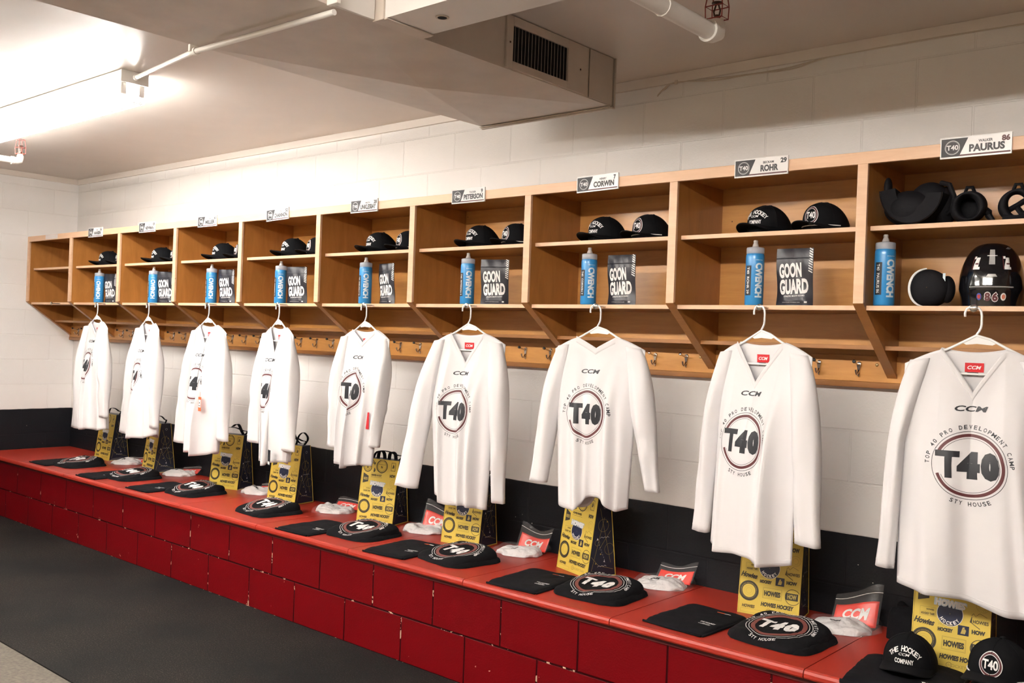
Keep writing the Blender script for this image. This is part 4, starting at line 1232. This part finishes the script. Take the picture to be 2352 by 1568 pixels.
PX2 = {1: (1.105, -.045), 2: (1.862, -.030), 3: (2.640, -.025), 4: (3.440, -.040), 5: (4.255, -.035), 6: (4.945, -.050), 7: (5.745, -.045), 8: (6.532, -.045)}
for n, (x, y) in FX.items():
    t, fn = shirt_flat('flat folded black t-shirt ' + where[n], (x, y, BZ + .0004), radians({8: -3, 7: 4, 6: 6}.get(n, 2)), n)
    if n in (6, 7, 8):
        a = Art(); a.rect(.020, .108, .052, .114, 0); a.rect(.052, .108, .078, .114, 1)
        a.cut(.012).onto(fn, 'neck_label', ['orange', 'whiteink'], t, .0012, .0001)
for n, (x, y) in PX2.items():
    z = BZ + .0004
    t, fn = shirt_puffy('puffy folded black sweatshirt with round print ' + where[n], (x, y, z), radians({8: -4, 7: 2, 6: -8, 5: 3, 4: -6}.get(n, 0)), n)

# the nearest bay: shirt and sweatshirt with caps on top
t, fn = shirt_flat('large flat folded black shirt under the cap with arched lettering, lower right', (7.005, -.155, BZ + .0004), radians(4), 19, (.083, -.085))
t.scale = (1.22, 1.0, 1.6)
c = make_cap('company', 'black cap with arched lettering resting on the folded shirt at lower right', (6.995, -.085, BZ + .0225), radians(6), group='black caps on the bench')
MB().tube([(-.014, -.104, .018), (.014, -.104, .018)], .0035, 6).build('orange_brim_tab', 'orange', c)
t, fn = shirt_puffy('rolled black sweatshirt under the white-roped cap at the lower right corner', (7.345, -.160, BZ + .0004), radians(5), 23)
make_cap('t40', 'black round-patch cap with white rope on the sweatshirt, lower right corner', (7.262, -.085, BZ + .054), radians(-4), group='black caps on the bench').scale = (1.12, 1.12, 1.12)

# black garment heaped against the wall
mb = MB().grid(lambda u, v: (lambda p: p)(slab_top(.185, .16, .125, 31, .25, 2.6, lambda a, b: -.25 * a + .15 * sin(4 * a))(2 * u - 1, 2 * v - 1)), 36, 30)
o = mb.build('bunched_garment', 'tee_soft', None, smooth='all', fix=False, loc=(6.890, .300, BZ + .0004))
o['label'] = 'bunched black garment against the wall behind the lower right cap'; o['category'] = 'clothing'

# ================================================================ CLEAR BAGS
def bag(label, loc, rz, seed, lift):
    t = thing('clear_plastic_bag', label, 'bag', loc, rz, 'clear bags with white garments on the bench')
    rnd = random.Random(seed)
    w, d, h = .215, .160, .030
    top = slab_top(w, d, h, seed, .35, 3.0, lambda u, v: .30 * sin(3 * u + seed) * cos(2 * v) + .25 * noise.noise(Vector((u * 3.1, v * 4.3, seed * 9.1))), 2.2)
    MB().grid(lambda u, v: top(2 * u - 1, 2 * v - 1) + Vector((0, 0, .0012)), 30, 26).build('white_garment', 'sock', t, smooth='all', fix=False)
    a = Art(); a.text('CCM', -.02, -.01, .012, .040, 0, .06, shear=.3, rot=-.2); a.cut(.01).onto(top_fn(top, w, d), 'garment_print', ['ink'], t, .003)
    # red header card standing up behind the garment, leaning on the wall side
    def hd(u, v, dz=0):
        x = -.030 + .150 * u + .012 * v; y = .052 + .030 * v - .020 * u + .008 * sin(4 * u + seed); z = .012 + (lift + .012) * v * (1 - .25 * sin(3 * u + seed)) + dz
        return Vector((x, y, z))
    MB().grid(lambda u, v: hd(u, v), 14, 10).build('red_header', 'redcard', t, smooth='all', solid=.0008)
    hf = lambda a, b: (hd(a, b), Vector((-.05, -1, .5)).normalized())
    a = Art(); a.text('CCM', 0, 0, .50, .62, 0, .04, shear=.25); a.v = [(.5 + x, .50 + y, l) for x, y, l in a.v]; a.cut(.05).onto(hf, 'header_print', ['whiteink'], t, .0016)
    ftop = slab_top(w * 1.22, d * 1.18, h + .006, seed + 3, .10, 1.6)
    f = MB().grid(lambda u, v: ftop(2 * u - 1, 2 * v - 1) + Vector((.010, 0, .0015 + max(0, u - .7) * lift * 1.2)), 26, 22)
    f.grid(lambda u, v: hd(u * 1.1 - .05, .1 + v * 1.5, .003) + Vector((0, -.004, .003 * sin(9 * u))), 14, 12)
    MB().tube([hd(k / 12 * 1.1 - .05, 1.32, .003) + Vector((0, -.005, 0)) for k in range(13)], .0012, 5).build('zip_strip', 'whiteink', t, smooth=True)
    f.build('plastic_film', 'film', t, smooth='all', fix=False)
    return t
BG = {1: (1.215, .262, 35, .008), 2: (1.935, .275, 30, .012), 3: (2.885, .275, 30, .010), 4: (3.670, .255, 25, .018), 5: (4.395, .262, 25, .060), 6: (5.060, .255, 20, .060), 7: (5.850, .255, 20, .035), 8: (6.645, .226, 22, .062)}
blab = {1: 'clear bag of white cloth nearest the left wall, beside the first carton', 2: 'clear bag of white cloth between the second and third cartons from left', 3: 'clear bag of white cloth just right of the carton with single ribbon end',
        4: 'flat clear bag with red header left of the two-loop carton', 5: 'clear bag with raised red header right of the two-loop carton', 6: 'clear bag with raised red header between the jerseys numbered 9 and 7',
        7: 'clear bag with red header on the bench between the number 7 and 29 bays', 8: 'clear bag with tall red header beside the bunched black garment'}
for n, (x, y, a_, lf) in BG.items(): bag(blab[n], (x, y, BZ + .0004), radians(a_), n, lf)

# ================================================================ HOCKEY GEAR IN THE RIGHTMOST CUBBY
zs = 1.6440
# helmet, seen from behind
h = thing('hockey_helmet', 'glossy black hockey helmet with maroon 86 sticker, rear facing out', 'helmet', (7.128, .170, zs), radians(14))
def HS(ph_, v):   # v 0 bottom .. 1 top ; ph_=0 faces -y
    H = .212; z = H * sin(v * pi / 2) ** .92 if v > 0 else 0
    r = cos(v * pi / 2) ** .62 if v < 1 else 0
    r = max(r, .001)
    r *= .90 + .10 * smooth01(v * 3.2)
    x = .100 * r * sin(ph_); y = -.118 * r * cos(ph_)
    k = 1
    # raised centre spine and side ridges
    a = abs(ph_ if ph_ < pi else ph_ - 2 * pi)
    k += .035 * exp(-((a - .55) / .09) ** 2) * smooth01((v - .18) * 6) - .02 * exp(-((a) / .30) ** 2) * smooth01((v - .25) * 6)
    k += .03 * exp(-((v - .16) / .05) ** 2)
    k += .04 * exp(-((a - 1.5) / .35) ** 2) * exp(-((v - .35) / .3) ** 2)
    return Vector((x * k, y * k, z))
MB().grid(lambda u, v: HS(u * 2 * pi, v * .998), 72, 36, closeu=True).build('shell', 'pad_shell', h, smooth='all')
def hfn(a, b):
    ph_ = a / .105; v = b
    p = HS(ph_ % (2 * pi), v); du = HS((ph_ + .02) % (2 * pi), v) - p; dv = HS(ph_ % (2 * pi), v + .01) - p
    return p, du.cross(dv).normalized()
def hart(fn_, name, mats, cut=.012, eps=.0016):
    a = Art(); fn_(a); a.cut(cut).onto(hfn, name, mats, h, eps, .0004)
def f86(a):
    a.text('8', -.0115, .080, .092, .0225, 0, .12); a.text('6', .0130, .080, .092, .0225, 0, .12)
    a.text('8', -.0115, .080, .078, .0185, 1, .05, layer=3); a.text('6', .0130, .080, .078, .0185, 1, .05, layer=3)
hart(f86, 'number_sticker', ['whiteink', 'maroon'])
def dots(a):
    a.ring(-.040, .082, .0001, .0088, 0, ry=3.6); a.ring(-.040, .082, .0001, .0055, 1, layer=2, ry=3.6)
    a.ring(.041, .082, .0001, .0095, 2, ry=3.6); a.ring(.041, .082, .0001, .0060, 3, layer=2, ry=3.6)
hart(dots, 'round_stickers', [mat('sticker_blue', (.05, .08, .32), .3), mat('sticker_red', (.45, .05, .04), .3), 'whiteink', mat('sticker_orange', (.60, .20, .12), .3)])
def strip(a):
    a.poly([(-.011, .42), (.011, .42), (.011, .54), (-.011, .54)], 0); a.poly([(-.011, .55), (.011, .55), (.011, .66), (-.011, .66)], 0)
    a.rect(-.020, .540, .020, .552, 1, 1); a.poly([(-.018, .275), (.018, .275), (.012, .305), (-.012, .305)], 0)
hart(strip, 'vent_strip', ['helmet_liner', 'whiteink'])
def crest(a):
    for s_, c in ((-1, 0), (1, 0)):
        x = s_ * .055
        a.poly([(x - .012, .36), (x + .012, .36), (x + .012, .39), (x + .006, .39), (x + .010, .52), (x - .002, .52), (x - .010, .39), (x - .012, .39)], 0)
        a.rect(x - .014, .50, x - .004, .54, 0, 0); a.rect(x - .004, .42, x + .006, .44, 1, 2)
        a.rect(x - .017, .36, x - .013, .54, 1, 1)
hart(crest, 'side_crests', ['whiteink', 'maroon'])
def wordm(a): a.text('SELECT', .088, .70, .05, .030, 0, .03, rot=-.5)
hart(wordm, 'top_decal', ['helmet_liner'])
MB().tube([HS(radians(-40 + k * 4) % (2 * pi), .17) * 1.015 for k in range(21)], .0022, 6).build('rear_trim_line', 'helmet_liner', h, smooth=True)

# round elbow pad with white rim, left of helmet
def cup(name, label, loc, rz, mats_rim, sx=1, sz=1, catg='pad'):
    t = thing(name, label, catg, loc, rz)
    R = .062
    def cs(u, v):
        a = 2 * pi * u; r = R * sin(v * pi / 2)
        return Vector((r * cos(a) * sx * (1 + .10 * cos(a)), -.040 * cos(v * pi / 2) ** .7, R * sz + r * sin(a) * sz * .985))
    b = MB().grid(lambda u, v: cs(u, max(.01, v)), 40, 14, closeu=True)
    b.grid(lambda u, v: cs(u, 1) * 1 + Vector((0, v * .055, 0)), 40, 3, closeu=True)
    b.build('padded_cup', 'pad', t, smooth='all')
    rim = [Vector((R * 1.035 * cos(a) * sx * (1 + .10 * cos(a)), -.004, max(.004, R * sz + R * 1.03 * sin(a) * sz))) for a in [radians(95 + k * 9) for k in range(19)]]
    MB().tube(rim, [.002 + .0045 * sin(pi * k / 18) for k in range(19)], 8).build('rim', mats_rim, t, smooth=True)
    MB().ball((.058, .012, .060), .034, 12, sc=(.75, 1, 1.35)).build('side_pad', 'pad', t, smooth='all')
    MB().box(.047, -.024, .085, .055, -.0225, .112).xf(Matrix.Rotation(0, 4, 'Y')).build('fabric_tab', 'silver', t)
    return t
cup('elbow_pad', 'round black elbow pad with white rim standing left of the helmet', (6.945, .112, zs), radians(10), 'whiteink', 1.0, 1.03)
t = thing('shoulder_pad', 'black padded shoulder cap right of the helmet, cut by the photo edge', 'pad', (7.318, .160, zs))
MB().ball((0, 0, .075), .075, 16, sc=(1.05, .9, 1)).build('padded_cup', 'pad', t, smooth='all')
MB().ball((-.030, -.052, .100), .020, 10, sc=(1, .6, 1)).build('fabric_tab', 'silver', t, smooth='all')
MB().tube([(-.075, -.01, .03), (-.05, -.05, .05), (0, -.066, .055), (.05, -.05, .05)], .006, 8).build('strap', 'pad_shell', t, smooth=True)

# ---- upper shelf gear
zu = ZS
t = thing('shoulder_pads', 'black scooped hockey shoulder pad on the upper shelf beside the divider', 'pad', (6.892, .150, zu), radians(-4))
def scoop(u, v, r=1):
    a = radians(188 + 170 * u)       # open bowl seen from the front
    R = .100 * r
    zz = .108 + R * sin(a) * 1.02
    x = R * cos(a) * 1.06
    y = -.075 + .165 * v
    zz += .030 * (1 - u) ** 4 * (1 - v)
    return Vector((x, y, max(.003, zz)))
b = MB().grid(lambda u, v: scoop(u, v, 1), 30, 10).grid(lambda u, v: scoop(u, v, .50), 30, 10)
b.grid(lambda u, v: scoop(u, 0, 1 - .50 * v), 30, 1).grid(lambda u, v: scoop(u, 1, 1 - .50 * v), 30, 1).grid(lambda u, v: scoop(0, u, 1 - .50 * v), 8, 1).grid(lambda u, v: scoop(1, u, 1 - .50 * v), 8, 1)
b.build('curved_shell', 'pad', t, smooth=True)
MB().tube([scoop(k / 24, 0, 1.01) - Vector((0, .002, 0)) for k in range(25)], .0022, 6).build('piping', 'pad_shell', t, smooth=True)
MB().ball((-.022, -.030, .064), .064, 18, sc=(1.30, .85, .95)).ball((.035, .005, .095), .062, 16, sc=(1.05, .85, .95)).ball((.082, .02, .070), .048, 14, sc=(.8, 1, 1.4)).build('chest_padding', 'pad', t, smooth='all')
MB().ball((-.088, -.05, .140), .026, 12, sc=(.5, .8, 1.3)).build('neck_guard', 'pad', t, smooth='all')
MB().tube([(.080, -.02, .145), (.112, -.03, .135), (.128, -.03, .095), (.122, -.02, .055), (.098, -.01, .040)], .0085, 8).build('strap', 'pad', t, smooth=True)
def ringpad(label, loc, rz, R, open_):
    t = thing('elbow_pad', label, 'pad', loc, rz)
    c = Vector((0, 0, R + .012))
    def tp(u, v):
        a = 2 * pi * u; th = .017 + .006 * sin(a * 2 + 1)
        b = 2 * pi * v
        rr = R + th * cos(b) * .75
        return Vector((rr * cos(a) * .93, sin(b) * .045 * (1 if not open_ else .7), rr * sin(a) + c.z))
    MB().grid(tp, 40, 16, closeu=True).build('padded_ring', 'pad', t, smooth='all')
    if not open_:
        MB().ball((0, .055, c.z), R * .95, 14, sc=(1, .45, 1)).build('elbow_cup', 'pad', t, smooth='all')
        MB().tube([(R * .8, 0, R * 1.3), (R * 1.35, .01, R * .85), (R * 1.35, .01, .03), (R * 1.7, .0, .008)], [.013, .014, .012, .008], 8).build('strap', 'pad', t, smooth=True)
    else:
        MB().tube([(-R * .7, .01, c.z - R * .4), (0, .02, c.z + .002), (R * .7, .01, c.z + R * .5)], .009, 8).tube([(-R * .1, .02, c.z), (R * .25, .02, c.z - R * .5), (R * .6, .01, c.z - R * .6)], .009, 8).build('strap', 'pad', t, smooth=True)
        MB().tube([(-R * .9, -.03, .012), (0, -.035, .010), (R * .5, -.03, .014)], .010, 8).build('lower_strap', 'pad', t, smooth=True)
    MB().tube([(-.012, 0, 2 * R + .018), (-.006, -.01, 2 * R + .034), (.010, -.01, 2 * R + .034), (.016, 0, 2 * R + .018)], .006, 8).build('pull_loop', 'pad', t, smooth=True)
    return t
ringpad('black padded elbow sleeve standing between the other two on the upper shelf', (7.060, .128, zu), radians(12), .044, False)
ringpad('black open ring pad on upper shelf at the right photo edge', (7.205, .135, zu), radians(12), .044, True)
